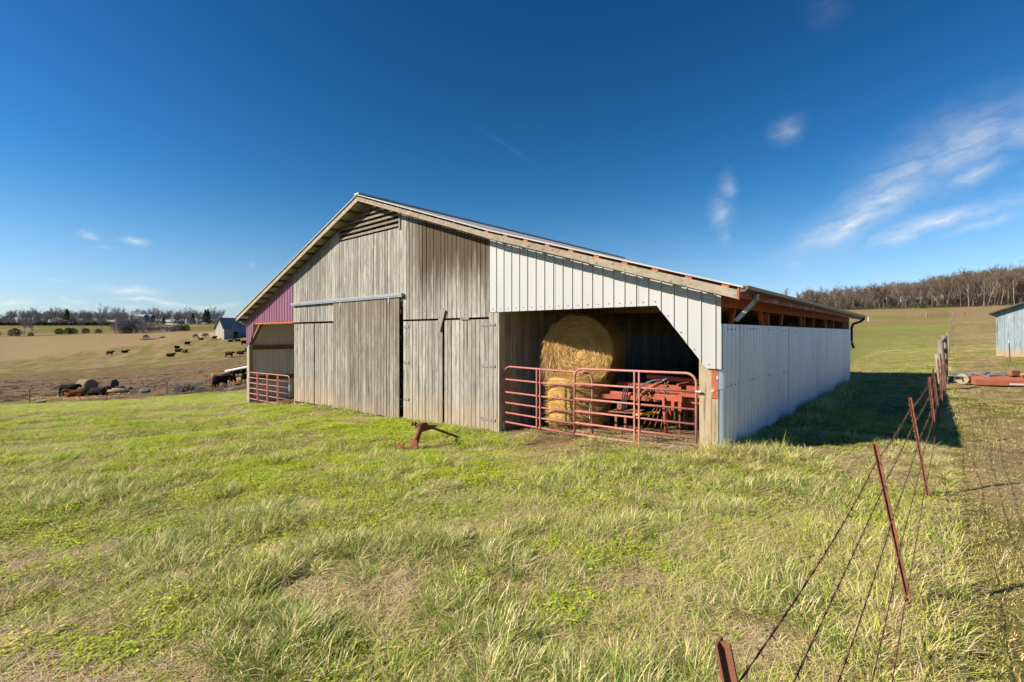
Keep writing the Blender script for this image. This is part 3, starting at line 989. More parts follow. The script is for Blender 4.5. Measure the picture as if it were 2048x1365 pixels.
# rake boards, in lengths
def rake(xa, xb, hgt, y0, mat):
    za, zb_ = roof_z(xa) - .068, roof_z(xb) - .068
    MB().hexa([(xa, y0, za - hgt), (xb, y0, zb_ - hgt), (xb, y0 + .035, zb_ - hgt), (xa, y0 + .035, za - hgt),
               (xa, y0, za), (xb, y0, zb_), (xb, y0 + .035, zb_), (xa, y0 + .035, za)]).build('rake_board', mat, roof)
rake(RIDGE_X + .003, -7.3, .118, YF - .02, M_fascia)
rake(-7.295, KINK_X - .1, .118, YF - .02, M_fascia)
rake(KINK_X - .12, -2.2, .125, YF - .03, M_fascia)
rake(-2.195, EAVE_R - .05, .135, YF - .03, M_fascia)
rake(-14.6, RIDGE_X - .003, .12, YF - .02, M_fascia)
rake(EAVE_L + .02, -14.605, .12, YF - .02, M_fascia)
MB().lohi((EAVE_R - .045, YF - .03, 2.40), (EAVE_R - .022, YF + .02, 2.575)).build('eave_end', M_redpaint, barn)
MB().lohi((EAVE_L - .05, YF - .03, 2.42), (EAVE_L + .0, YB, 2.56)).build('eave_board', M_gutter, barn)

# ------------------------------------------------------------------ tubular gates
M_gate = simple('red_gate_paint', (.37, .135, .115), (.31, .105, .09), 7, rough=.5, spots=(22, (1, 1, 1), (.26, .11, .07), .58, .7))
M_gate2 = simple('faded_gate_paint', (.43, .175, .14), (.36, .135, .105), 7, rough=.5, spots=(22, (1, 1, 1), (.28, .12, .07), .58, .7))


def tube_gate(name, label, x0, x1, y, z0, z1, slope, stiles, mat, fr=(0, .17, .35, .54, .77, 1), r=.022, round_=('l', 'r'), cat='gate'):
    """a gate in the barn's frame from x0 to x1; slope = drop of the left end"""
    root = empty(name, (*b2w(x0, y), 0), BROT)
    tag(root, label, cat, 'red tube gates of the barn')
    L = x1 - x0
    zl = lambda x, f: z0 + (z1 - z0) * f + slope * (1 - x / L)
    c = .16
    pts = []
    if 'l' in round_:
        pts += [(0, 0, zl(0, 0) - .02), (0, 0, zl(0, 1) - c)] + [(c * (1 - math.cos(a)), 0, zl(0, 1) - c + c * math.sin(a)) for a in (.4, .8, 1.2, 1.57)]
    else:
        pts += [(0, 0, zl(0, 0) - .02), (0, 0, zl(0, 1) - .02)]
    if 'r' in round_:
        pts += [(L - c + c * math.sin(a), 0, zl(L, 1) - c + c * math.cos(a)) for a in (0, .4, .8, 1.2)] + [(L, 0, zl(L, 1) - c), (L, 0, zl(L, 0) - .02)]
    MB().tube(pts, r, 8).build('frame', mat, root, smooth=True)
    for f in fr[:-1]:
        MB().tube([(.01, 0, zl(0, f)), (L - .01, 0, zl(L, f))], r * .86, 8).build('rail', mat, root, smooth=True)
    for s in stiles:
        for dx in (-.045, .045):
            MB().lohi((s * L + dx - .014, -.02 - .016, zl(s * L, 0)), (s * L + dx + .014, -.02 + .008, zl(s * L, 1))).build('stile', mat, root)
    return root


ga = tube_gate('tube_gate', 'dull red tube gate in front of the round hay bales', -4.74, -2.43, .10, -.13, 1.12, .03, (.43,), M_gate)
gb = tube_gate('tube_gate', 'red tube gate in front of the disc harrow beside the pine corner post', -2.76, -.37, -.02, -.05, 1.235, -.03, (.56,), M_gate2)
MB().tube([(-.0, -.02, .66), (.09, -.02, .66)], .02, 6).build('hinge_pin', M_galv, gb).location = (2.39, 0, .28)
MB().tube([(.0, 0, .93), (-.08, 0, .93)], .018, 6).build('hinge_pin', M_gate, ga)
ch = MB()
for i in range(7):
    ch.tube([(2.28 + .015 * math.sin(i), -.05, .58 - i * .05), (2.29 + .015 * math.sin(i + 1), -.06, .54 - i * .05)], .006, 5)
ch.build('chain', M_galv, ga)
gl = tube_gate('tube_gate', 'faded red tube gate below the purple panels', -19.22, -15.40, -.03, -.80, .31, -.06, (.235, .49, .745), M_gate2, fr=(0, .2, .4, .6, .8, 1))
gl.location.z = 0.0
MB().lohi((3.83, -.05, -.25), (3.90, .02, .0)).build('latch', M_galv, gl)

# ------------------------------------------------------------------ hay bales in the lean-to
def hay_mat(name, c1, c2, c3, rings=True):
    m, g, b = new_mat(name)
    b.inputs['Roughness'].default_value = .9
    b.inputs['Specular IOR Level'].default_value = .1
    tc = g.n('ShaderNodeTexCoord')
    p = tc.outputs['Object']
    sp = g.n('ShaderNodeSeparateXYZ'); g.l(p, sp.inputs[0])
    r = g.math('SQRT', g.math('ADD', g.math('MULTIPLY', sp.outputs[0], sp.outputs[0]), g.math('MULTIPLY', sp.outputs[1], sp.outputs[1])))
    wob = g.noise(p, 4.5, 5, .65)
    band = g.noise(None, 1.0, 5, .7)
    cv = g.n('ShaderNodeCombineXYZ')
    g.l(g.math('ADD', g.math('MULTIPLY', r, 30.0), g.math('MULTIPLY', wob, 6.0)), cv.inputs[0])
    g.l(g.math('MULTIPLY', sp.outputs[2], 40.0), cv.inputs[1])
    bn = g.noise(cv.outputs[0], 1.0, 4, .65)
    fine = g.noise(p, 60, 5, .7)
    col = g.mix(g.ramp(bn, .3, .7), c1, c2)
    col = g.mix(g.math('MULTIPLY', g.ramp(fine, .5, .75), .7), col, c3)
    g.l(col, b.inputs['Base Color'])
    bp = g.n('ShaderNodeBump', i_Strength=1.0, i_Distance=.03)
    g.l(g.math('ADD', bn, fine), bp.inputs['Height'])
    g.l(bp.outputs[0], b.inputs['Normal'])
    return m


M_hay = hay_mat('hay', (.50, .29, .085), (.70, .45, .165), (.22, .115, .03))
M_straw = blade_mat('loose_straw', (.52, .34, .12), (.74, .53, .24), (.33, .19, .06), .3, trans=.25)
M_oldhay = hay_mat('old_hay', (0.203, 0.158, 0.0975), (0.27, 0.217, 0.143), (0.09, 0.0675, 0.0375))


def bale(name, label, loc, rot, rad, length, mat, straws=1600, seed=1, cat='hay bale', hang=False, group=None):
    """round bale: local z is the bale's axis"""
    rr = np.random.RandomState(seed)
    root = empty(name, loc)
    root.rotation_euler = rot
    tag(root, label, cat, group)
    mb = MB()
    na, nz = 40, 8
    prof = [(0.0, -length / 2 + .03), (.25 * rad, -length / 2 + .0), (.6 * rad, -length / 2 - .01), (.9 * rad, -length / 2 + .02), (.985 * rad, -length / 2 + .09)]
    prof += [(rad * (1 + .012 * math.sin(k * 2.1)), -length / 2 + .09 + (length - .18) * (k + .5) / nz) for k in range(nz)]
    prof += [(.985 * rad, length / 2 - .09), (.9 * rad, length / 2 - .02), (.6 * rad, length / 2 + .01), (.25 * rad, length / 2), (0.0, length / 2 - .03)]
    for (r_, z) in prof:
        for k in range(na):
            a = 2 * math.pi * k / na
            q = 1 + .022 * math.sin(3 * a + seed) + .012 * math.sin(7 * a + z * 3) + rr.uniform(-.008, .008)
            mb.v.append((r_ * q * math.cos(a), r_ * q * math.sin(a), z + rr.uniform(-.008, .008)))
    for i in range(len(prof) - 1):
        for k in range(na):
            mb.f.append((i * na + k, i * na + (k + 1) % na, (i + 1) * na + (k + 1) % na, (i + 1) * na + k))
    mb.build('bale_body', mat, root, smooth=True)
    if straws:
        V, F, T = [], [], []
        for i in range(straws):
            a = rr.uniform(0, 2 * math.pi)
            if rr.rand() < .5:          # on an end face, following the spiral
                r_ = rad * math.sqrt(rr.uniform(.01, 1)); sz = -1 if rr.rand() < .5 else 1
                p = Vector((r_ * math.cos(a), r_ * math.sin(a), sz * (length / 2 + .004)))
                nrm = Vector((0, 0, sz)); t = Vector((-math.sin(a), math.cos(a), 0))
            else:
                p = Vector((rad * 1.0 * math.cos(a), rad * 1.0 * math.sin(a), rr.uniform(-.47, .47) * length))
                nrm = Vector((math.cos(a), math.sin(a), 0)); t = Vector((-math.sin(a), math.cos(a), 0)) + Vector((0, 0, rr.uniform(-.5, .5)))
            d = (t.normalized() * (1 if rr.rand() < .5 else -1) + nrm * abs(rr.normal(.0, .28)) + Vector(rr.normal(0, .18, 3))).normalized()
            L = rr.uniform(.08, .27)
            w = nrm.cross(d).normalized() * rr.uniform(.002, .0042)
            m_ = p + d * L * .5 + nrm * .012
            e = p + d * L + Vector((0, 0, 0)) + nrm * rr.uniform(-.005, .03)
            b0 = len(V)
            V += [p - w, p + w, m_ + w, m_ - w, e]
            F += [(b0, b0 + 1, b0 + 2, b0 + 3), (b0 + 3, b0 + 2, b0 + 4)]
            T += [rr.rand()] * 5
        if hang:                         # strands pulled loose, hanging off the end of the bale (world down = local -y when laid down)
            for i in range(900):
                a = rr.uniform(-1.25, .25)
                r_ = rad * rr.uniform(.72, 1.02)
                p = Vector((r_ * math.cos(a), r_ * math.sin(a), -length / 2 - rr.uniform(-.12, .03)))
                L = rr.uniform(.12, .45)
                sw_ = Vector((rr.normal(.03, .06), 0, -abs(rr.normal(.03, .05))))
                m_ = p + Vector((0, -L * .35, 0)) + sw_
                e = p + Vector((0, -L, 0)) + sw_ * 1.6
                w = Vector((rr.uniform(.0015, .0035), 0, rr.uniform(-.002, .002)))
                b0 = len(V)
                V += [p - w, p + w, m_ + w, m_ - w, e]
                F += [(b0, b0 + 1, b0 + 2, b0 + 3), (b0 + 3, b0 + 2, b0 + 4)]
                T += [rr.rand()] * 5
        me = bpy.data.meshes.new('loose_straw')
        me.from_pydata([tuple(v) for v in V], [], F)
        ca = me.color_attributes.new('tone', 'FLOAT_COLOR', 'POINT')
        T = np.array(T)
        ca.data.foreach_set('color', np.stack([T, T, T, np.ones_like(T)], 1).ravel().astype(np.float32))
        me.materials.append(M_straw)
        o = bpy.data.objects.new('loose_straw', me)
        COL.objects.link(o)
        o.parent = root
        o['kind'] = 'stuff'
    return root


# the lower bale stands on end, the upper one lies on it with its coiled face to the front
bx, by = 1.53, 11.10
bale('round_bale', 'golden round hay bale standing on end under another bale', (bx - .02, by - .1, .40), (0, 0, .5), .70, 1.06, M_hay, 6000, 3, group='round bales in the lean-to')
ub = bale('round_bale', 'golden round hay bale on top, its coiled face to the front', (bx + .17, by + .10, 1.49), (0, 0, 0), .81, 1.15, M_hay, 12000, 5, hang=True, group='round bales in the lean-to')
ub.rotation_euler = (Matrix.Rotation(math.radians(-27), 3, 'Z') @ Matrix.Rotation(math.radians(90), 3, 'X') @ Matrix.Rotation(math.pi, 3, 'Y')).to_euler()

# ------------------------------------------------------------------ disc harrow in the lean-to
M_ired = simple('implement_red', (.36, .09, .05), (.28, .065, .038), 5, rough=.6, spots=(9, (1, 1, 1), (.26, .12, .07), .60, .74))
M_rust = simple('rusty_iron', (.16, .07, .04), (.25, .115, .065), 14, rough=.9, bump=.004, spots=(30, (1, 1, 1), (.09, .04, .025), .6, .7))
M_disc = simple('harrow_disc_steel', (.26, .17, .10), (.15, .10, .07), 10, rough=.6, metal=.3)
M_hose = simple('hydraulic_hose', (.03, .03, .033), (.10, .105, .11), 12, rough=.45)
M_yel = simple('yellow_paint', (.50, .30, .03), (.42, .24, .02), 8, rough=.6)
hx, hy = b2w(-1.15, 1.30)
har = empty('disc_harrow', (hx, hy, -.02), BROT)
tag(har, 'red disc harrow with hoses and chains parked behind the tube gate', 'disc harrow')
# frame beams
for y, z, x0, x1 in ((0, .62, -1.55, .98), (.8, .62, -1.2, .98), (1.7, .66, -1.3, .98)):
    MB().lohi((x0, y - .05, z - .05), (x1, y + .05, z + .05)).build('frame_beam', M_ired, har, bevel=.006)
for x in (-.95, -.05, .82):
    MB().lohi((x - .05, .05, .575), (x + .05, 1.66, .665)).build('frame_rail', M_ired, har, bevel=.006)
MB().lohi((-.45, -.22, .60), (.10, .12, .72)).build('hitch_plate', M_ired, har, bevel=.01)
MB().lohi((.02, -.18, .70), (.95, .10, .76)).build('deck_plate', M_ired, har, bevel=.008)
MB().lohi((.35, -.19, .762), (.80, -.12, .766)).build('warning_stripe', M_yel, har)
MB().bar((.1, .02, .86), (.98, .15, .86), .08, .08).build('top_beam', M_ired, har)
for x in (.50, .62):
    MB().hexa([(x - .02, -.06, .72), (x + .02, -.06, .72), (x + .02, .04, .72), (x - .02, .04, .72), (x - .10, -.10, 1.0), (x - .06, -.10, 1.0), (x - .06, -.02, 1.0), (x - .10, -.02, 1.0)]).build('link_lug', M_ired, har)
# tongue, jack, hydraulic cylinder
MB().bar((-1.7, -.12, .56), (-.3, -.02, .60), .09, .09).build('tongue', M_ired, har)
MB().bar((-1.6, .35, .80), (-.2, .5, .80), .08, .08).build('cross_tube', M_ired, har)
MB().tube([(-.26, -.24, .66), (-.20, -.26, -.02)], .032, 8).build('jack_leg', M_ired, har, smooth=True)
MB().lohi((-.30, -.34, -.05), (-.12, -.18, -.02)).build('jack_foot', M_rust, har)
MB().tube([(.06, -.22, .6), (.05, -.22, -.05)], .016, 6).build('stand_leg', M_rust, har)
MB().lohi((-.1, -.26, .40), (-.04, -.2, .6)).lohi((.04, -.26, .40), (.10, -.2, .6)).build('clevis', M_ired, har)
MB().tube([(-.80, -.10, .70), (-.42, -.08, .93)], .045, 10).build('hydraulic_cylinder', M_ired, har, smooth=True)
MB().tube([(-.42, -.08, .93), (-.27, -.06, 1.02)], .02, 8).build('cylinder_rod', M_galv, har, smooth=True)
for k in range(5):
    x0 = -1.18 + .05 * k
    pts = [(x0 - .02, -.15, .28 + .03 * k), (x0 - .02, -.16, .55), (x0 + .06, -.18, .78 + .03 * k), (x0 + .22, -.16, .80 + .02 * k), (x0 + .36, -.12, .70)]
    if k > 2:
        pts = [(x0 + .1, -.14, .5), (x0 + .2, -.16, .78), (x0 + .42, -.14, .95), (x0 + .62, -.1, .99)]
    # smooth the hose
    P = [Vector(p) for p in pts]; q = []
    for i in range(len(P) - 1):
        a = P[max(i - 1, 0)]; b = P[i]; c = P[i + 1]; d = P[min(i + 2, len(P) - 1)]
        for t in (0, .25, .5, .75):
            q.append(.5 * ((2 * b) + (c - a) * t + (2 * a - 5 * b + 4 * c - d) * t * t + (3 * b - a - 3 * c + d) * t ** 3))
    q.append(P[-1])
    MB().tube(q, .013, 6).build('hose', M_hose, har, smooth=True)
rr = random.Random(4)
for c in range(3):
    chn = MB()
    for i in range(26):
        a = i * .55
        p = Vector((-.62 + .36 * c / 2 + rr.uniform(-.07, .07), -.17 + rr.uniform(-.04, .04), .56 + .25 * rr.random() + (.2 * rr.random() if c == 2 else 0)))
        d = Vector((rr.uniform(-1, 1), rr.uniform(-.4, .4), rr.uniform(-1, 1))).normalized() * .028
        chn.tube([p - d, p, p + d], [.010, .014, .010], 6)
    chn.build('chain', M_rust, har, smooth=True)
# disc gangs
for gi, (y, xa, n_) in enumerate(((.28, -.35, 8), (1.5, -.7, 10))):
    MB().tube([(xa - .1, y, .22), (xa + n_ * .18, y + .1, .22)], .022, 8).build('gang_axle', M_rust, har)
    for k in range(n_):
        d = MB()
        c = Vector((xa + k * .18, y + .01 * k, .235))
        nn = 20
        pr = [(0, .045), (.10, .038), (.19, .016), (.235, 0)]
        for r_, off in pr:
            for q_ in range(nn):
                t = 2 * math.pi * q_ / nn
                d.v.append((c.x + off, c.y + r_ * math.cos(t), c.z + r_ * math.sin(t)))
        for r_, off in reversed(pr):
            for q_ in range(nn):
                t = 2 * math.pi * q_ / nn
                d.v.append((c.x + off - .006, c.y + r_ * math.cos(t), c.z + r_ * math.sin(t)))
        for i in range(len(pr) * 2 - 1):
            for q_ in range(nn):
                d.f.append((i * nn + q_, i * nn + (q_ + 1) % nn, (i + 1) * nn + (q_ + 1) % nn, (i + 1) * nn + q_))
        d.build('disc', M_disc, har, smooth=True)
MB().bar((-.95, -.16, .24), (-.42, -.08, .33), .06, .05).build('drawbar', M_yel, har)
for x0, x1, z in ((-1.25, -.5, .40), (-.35, .95, .50)):
    MB().bar((x0, .16, z), (x1, .2, z + .02), .07, .07).build('gang_beam', M_ired, har)
for x in (-.3, .2, .7):
    MB().bar((x, .2, .25), (x, .05, .60), .05, .07).build('gang_hanger', M_ired, har)
for k in range(5):
    MB().bar((-.75 + .13 * k, -.2 + .02 * k, .02), (-.50 + .06 * k, -.12, .42), .014, .014).build('tie_rod', M_rust, har)
MB().bar((-1.0, .6, .98), (.95, .7, .90), .07, .09).build('rear_beam', M_ired, har)
MB().bar((-.2, .3, .86), (.3, 1.4, .98), .06, .06).build('brace_bar', M_ired, har)
# a rusty step plate standing to the side
lw = empty('scrap_plate', (*b2w(-2.62, 1.25), -.05), BROT)
tag(lw, 'rusty bent steel plate on short legs between hay bales and harrow', 'scrap metal')
MB().hexa([(-.05, -.12, .26), (.62, -.12, .30), (.62, .2, .34), (-.05, .2, .30), (-.05, -.12, .275), (.62, -.12, .315), (.62, .2, .355), (-.05, .2, .315)]).build('plate', M_rust, lw)
for x in (.08, .3):
    MB().lohi((x - .02, -.05, -.12), (x + .03, .0, .28)).build('leg', M_rust, lw)
MB().lohi((.1, -.02, .31), (.2, .06, .48)).build('upright', M_rust, lw)

# ------------------------------------------------------------------ rusty hitch stand on the grass
hs_ = empty('hitch_stand', (-1.86, 9.0, gz(-1.86, 9.0)), 0)
tag(hs_, 'rusty iron hitch stand with a long bar lying on the grass before the doors', 'iron stand')
M_hrust = simple('brown_red_rust', (.25, .095, .055), (.165, .062, .038), 18, rough=.9, bump=.004, spots=(30, (1, 1, 1), (.34, .17, .12), .6, .72))
MB().tube([(.02, .0, .06), (.06, .12, .25), (.10, .24, .43)], [.062, .06, .058], 12).build('pipe', M_hrust, hs_, smooth=True)
MB().bar((-.33, .10, .03), (.10, -.06, .03), .12, .02).build('foot_bar', M_hrust, hs_)
MB().hexa([(-.36, .06, .0), (-.18, -.0, .0), (-.17, .02, .0), (-.35, .08, .0), (-.33, .06, .12), (-.17, -.01, .11), (-.16, .01, .11), (-.32, .08, .12)]).build('end_plate', M_hrust, hs_)
MB().hexa([(-.02, -.09, -.02), (.13, -.11, -.02), (.14, -.09, -.02), (-.01, -.07, -.02), (.03, -.02, .20), (.08, -.03, .20), (.09, .0, .20), (.04, .0, .20)]).build('gusset', M_hrust, hs_)
MB().hexa([(-.10, .03, .05), (.0, .0, .05), (.0, .02, .05), (-.10, .05, .05), (-.01, .05, .20), (.02, .04, .20), (.02, .06, .20), (-.01, .07, .20)]).build('gusset', M_hrust, hs_)
MB().tube([(.02, .20, .44), (.22, .30, .42)], [.05, .055], 10).build('collar', M_hrust, hs_, smooth=True)
for x in (-.05, .0):
    ring = [(x + .0, .2 + .035 * math.cos(t), .47 + .035 * math.sin(t)) for t in np.linspace(0, 2 * math.pi, 11)]
    MB().tube(ring, .012, 6, cap=False).build('eye', M_hrust, hs_, smooth=True)
MB().lohi((-.06, .18, .455), (.14, .26, .475)).build('strap', M_hrust, hs_)
MB().hexa([(.12, .22, .30), (.30, .34, .34), (.30, .36, .34), (.12, .24, .30), (.12, .22, .44), (.42, .42, .40), (.42, .44, .40), (.12, .24, .44)]).build('web_plate', M_hrust, hs_)
end = Vector((-1.06, 10.02, gz(-1.06, 10.02))) - Vector(hs_.location)
MB().bar((.14, .26, .45), (end.x, end.y, end.z + .03), .035, .045).build('long_bar', M_rust, hs_)

# ------------------------------------------------------------------ barbed wire fence on steel posts
fence = empty('wire_fence', (2.74, 3.24, 0))
tag(fence, 'rusty barbed wire fence on leaning steel posts beside the barn', 'fence')
M_tpost = simple('rusty_post', (.22, .085, .05), (.15, .06, .038), 16, rough=.9, bump=.003, spots=(24, (1, 1, 1), (.38, .26, .21), .64, .74))
M_wire = simple('rusty_wire', (.16, .075, .05), (.10, .05, .035), 40, rough=.9)
fd = Vector((.674, .738, 0))
F0 = Vector((2.74, 3.24, 0))
posts = [(-2.95, (-.26, .08)), (0, (-.23, .10)), (3.13, (-.18, .10)), (6.66, (-.10, .07)), (9.5, (-.14, .03)), (11.6, (.03, .05)), (13.6, (-.10, .05)), (15.2, (.05, .02)), (16.2, (0, 0))]
tops = []
for i, (s, ln) in enumerate(posts):
    b = F0 + fd * s
    z = gz(b.x, b.y)
    base = Vector((b.x, b.y, z - .25)) - F0
    h = 1.15 + R.uniform(-.02, .03)
    top = Vector((b.x + ln[0], b.y + ln[1], z + h)) - F0
    tops.append((Vector((b.x, b.y, z)) - F0, top))
    if i == len(posts) - 1:
        continue
    side = Vector((fd.y, -fd.x, 0))
    m = MB()
    m.bar(base, top, .038, .006, up=side)
    m.bar(base + side * .012, top + side * .012, .006, .030, up=side)
    for k in range(16):
        t = .28 + k * .044
        p = base.lerp(top, t)
        m.box(p - side * .006, (.012, .012, .012))
    m.build('post', M_tpost, fence)
levels = (.90, .745, .57, .39, .20)
wr = random.Random(11)
for li, lv in enumerate(levels):
    m = MB()
    pts = []
    for i in range(len(tops) - 1):
        a = tops[i][0].lerp(tops[i][1], lv + wr.uniform(-.02, .02)); b = tops[i + 1][0].lerp(tops[i + 1][1], lv + wr.uniform(-.02, .02))
        n_ = 14 if i < 3 else 8
        sag = wr.uniform(.0, .05)
        for k in range(n_):
            t = k / n_
            p = a.lerp(b, t) + Vector((0, 0, -sag * 4 * t * (1 - t)))
            pts.append(p)
    pts.append(tops[-1][0].lerp(tops[-1][1], lv))
    for ph in (0, math.pi):
        tw = []
        for i in range(len(pts) - 1):
            for k in range(4):
                t = k / 4
                p = pts[i].lerp(pts[i + 1], t)
                a = (i * 4 + k) * 1.25 + ph
                tw.append(p + Vector((math.cos(a) * .0022, 0, math.sin(a) * .0022)))
        m.tube(tw, .0019, 4, cap=False)
    acc = 0
    for i in range(len(pts) - 1):
        seg = (pts[i + 1] - pts[i])
        acc += seg.length
        while acc > .115:
            acc -= .115
            p = pts[i].lerp(pts[i + 1], max(0, 1 - acc / seg.length))
            for k in range(2):
                d = Vector((wr.uniform(-1, 1), wr.uniform(-1, 1), wr.uniform(-1, 1))).normalized() * .017
                m.tube([p - d, p, p + d], [.0012, .0026, .0012], 4, cap=False)
    m.build('barbed_wire', M_wire, fence)

# timber brace posts with rails, seen end on
brace = empty('timber_fence_brace', (F0.x + fd.x * 16.2, F0.y + fd.y * 16.2, 0))
tag(brace, 'old grey timber brace posts with rails where the wire fence ends', 'fence')
M_oldpost = wood('old_grey_post', (0.3, 0.255, 0.21), (0.203, 0.173, 0.143), (0.06, 0.0488, 0.0413), brown=.3, rnd=.1)
bps = [(16.2, 1.17, .088, (-.12, .08)), (18.4, 1.52, .095, (-.10, .05)), (20.9, 1.62, .095, (.0, .02))]
bt = []
for s, h, r_, ln in bps:
    b = F0 + fd * s
    z = gz(b.x, b.y)
    p0 = Vector((b.x, b.y, z - .2)); p1 = Vector((b.x + ln[0], b.y + ln[1], z + h))
    o = Vector(brace.location)
    bt.append((p0 - o, p1 - o))
    MB().tube([p0 - o, p0.lerp(p1, .5) + Vector((.01, .0, 0)) - o, p1 - o], [r_ * 1.05, r_, r_ * .94], 12).build('post', M_oldpost, brace, smooth=False)
for f in (.25, .48, .70, .92):
    MB().bar(bt[1][0].lerp(bt[1][1], f), bt[2][0].lerp(bt[2][1], f), .05, .13).build('rail', M_oldpost, brace)
MB().bar(bt[2][0].lerp(bt[2][1], .95), bt[2][0].lerp(bt[2][1], .95) + fd * .7, .05, .10).build('rail', M_oldpost, brace)

# line of thin posts climbing to the hill gate
hf = empty('hill_fence', at(1897, 30))
tag(hf, 'thin post and wire fence running up the hill to the far gate', 'fence')
hp = [(1896, 30), (1895, 40), (1896, 54), (1898, 72), (1900, 95), (1902, 120), (1903, 145), (1904, 163)]
o = Vector(hf.location)
pp = []
for i, (px, d) in enumerate(hp):
    p = at(px, d)
    h = 1.35
    pp.append(p)
    MB().tube([p - o - Vector((0, 0, .2)), p - o + Vector((R.uniform(-.06, .06), 0, h))], .07 if i % 2 else .055, 6).build('post', M_oldpost, hf)
for hgt in (.35, .7, 1.1):
    m = MB()
    m.tube([p - o + Vector((0, 0, hgt)) for p in pp], .009, 4)
    m.build('wire', M_wire, hf)
fgp = [at(1853, 166), at(1905, 165), at(1929, 164)]
fg = empty('hill_gate', fgp[0])
tag(fg, 'long rusty field gate between grey posts on the green hillside', 'gate')
o = Vector(fg.location)
for i, p in enumerate(fgp):
    MB().tube([p - o, p - o + Vector((0, 0, 1.7 if i < 2 else 1.5))], .16, 8).build('post', M_oldpost if i < 2 else M_tpost, fg)
a, b = fgp[0] - o, fgp[1] - o
for k in range(6):
    MB().bar(a + Vector((.3, 0, .25 + .23 * k)), b + Vector((-.3, 0, .25 + .23 * k)), .05, .05).build('rail', M_tpost, fg)
for t in np.linspace(.04, .96, 9):
    MB().bar(a.lerp(b, t) + Vector((0, -.04, .2)), a.lerp(b, t) + Vector((0, -.04, 1.42)), .05, .05).build('stile', M_tpost, fg)
p = at(1737, 150)
tag(MB().tube([p, p + Vector((0, 0, 1.5))], .14, 8).build('marker_post', M_whitepipe), 'short pale marker post on the hillside past the barn eave', 'post')
p0 = at(1836, 166)
hb = empty('hill_fence', p0)
tag(hb, 'low pale rail fence left of the long hillside gate', 'fence')
for i in range(3):
    q = at(1836 - 9 * i, 167)
    MB().tube([q - p0, q - p0 + Vector((0, 0, 1.2))], .08, 6).build('post', M_oldpost, hb)
for hgt in (.5, 1.0):
    MB().bar(Vector((0, 0, hgt)), at(1818, 167) - p0 + Vector((0, 0, hgt)), .05, .09).build('rail', M_oldpost, hb)

# ------------------------------------------------------------------ red mower parked right of the fence
mw0 = at(1925, 16.4)
mw = empty('hay_mower', mw0)
tag(mw, 'red hay mower with grey bars and a small wheel parked on the bare yard', 'hay mower')
o = mw0
def G(px, row, d):
    x = (px - CXP) / FPX * d
    return Vector((x, d, EYE - (row - HYP) / FPX * d)) - o
M_greybar = simple('grey_blue_bar', (.20, .22, .25), (.12, .13, .15), 10, rough=.5)
# wheel
w = MB()
nn = 20
for (r_, off) in ((.06, -.03), (.10, -.045), (.165, -.045), (.185, -.02), (.185, .02), (.165, .045), (.10, .045), (.06, .03)):
    for k in range(nn):
        t = 2 * math.pi * k / nn
        w.v.append((off * .8 + r_ * math.cos(t) * .55, off * .6 - r_ * math.cos(t) * .83, .185 + r_ * math.sin(t)))
for i in range(7):
    for k in range(nn):
        w.f.append((i * nn + k, i * nn + (k + 1) % nn, (i + 1) * nn + (k + 1) % nn, (i + 1) * nn + k))
w.f.append(tuple(range(nn))[::-1]); w.f.append(tuple(7 * nn + k for k in range(nn)))
wh = w.build('wheel', simple('pale_wheel', (.36, .30, .20), (.20, .17, .13), 12, rough=.9), mw, smooth=False)
MB().tube([(-.10, -.06, .185), (.12, .06, .185)], .03, 8).build('axle', M_rust, wh)
a0, a1 = at(1950, 16.0) - o, at(2120, 15.2) - o
def deck(p, q, z0, z1, w0):
    s = (q - p).normalized().cross(Vector((0, 0, 1))) * w0
    return [p + Vector((0, 0, z0)), q + Vector((0, 0, z0)), q - s + Vector((0, 0, z0)), p - s + Vector((0, 0, z0)), p + Vector((0, 0, z1)), q + Vector((0, 0, z1)), q - s + Vector((0, 0, z1)), p - s + Vector((0, 0, z1))]
tip = at(1941, 16.3) - o
d = MB()
s = (a1 - a0).normalized().cross(Vector((0, 0, 1))) * .5
Z = lambda v, z: Vector((v.x, v.y, v.z + z))
d.add([Z(a0, .03), Z(a1, .03), Z(a1 - s, .05), Z(a0 - s, .05), Z(a0, .20), Z(a1, .20), Z(a1 - s * .7, .35), Z(a0 - s * .7, .34), Z(tip, .26), Z(tip - s * .6, .36)],
      [(3, 2, 1, 0), (0, 1, 5, 4), (4, 5, 6, 7), (1, 2, 6, 5), (2, 3, 7, 6), (0, 4, 8), (4, 7, 9, 8), (0, 8, 9, 3), (3, 9, 7)])
d.build('deck', simple('faded_mower_red', (.32, .105, .062), (.25, .075, .045), 4, rough=.75, spots=(6, (1, 1, 1), (.30, .20, .15), .6, .75)), mw, bevel=.01)
dv = (a1 - a0)
fv = (s * -1).normalized()
pl = a0 + dv * .42 - fv * .004
MB().bar(Z(pl, .09) + fv * -.0, Z(pl + dv * .25, .09), .008, .05).build('name_plate', M_whitepipe, mw)
MB().bar(Z(tip, .42), Z(a0 + dv * .22, .30) - s * .5, .06, .05).build('grey_bar', M_greybar, mw)
MB().bar(Z(a0 + dv * .2, .36) - s * .5, Z(a1, .56) - s * .9, .06, .06).build('grey_bar', M_greybar, mw)
MB().lohi(tuple(Z(a0 + dv * .52, .34) - s * .6 - Vector((.13, .1, .0))), tuple(Z(a0 + dv * .52, .52) - s * .6 + Vector((.13, .1, 0)))).build('gear_box', M_rust, mw, bevel=.02)
MB().tube([Z(a0 + dv * .6, .40) - s * .4, Z(a1, .36) - s * .4], .05, 8).build('drive_shaft', M_yel, mw)
MB().bar((-.0, .0, .2), tip + Vector((0, 0, .36)), .05, .06).build('wheel_arm', M_greybar, mw)
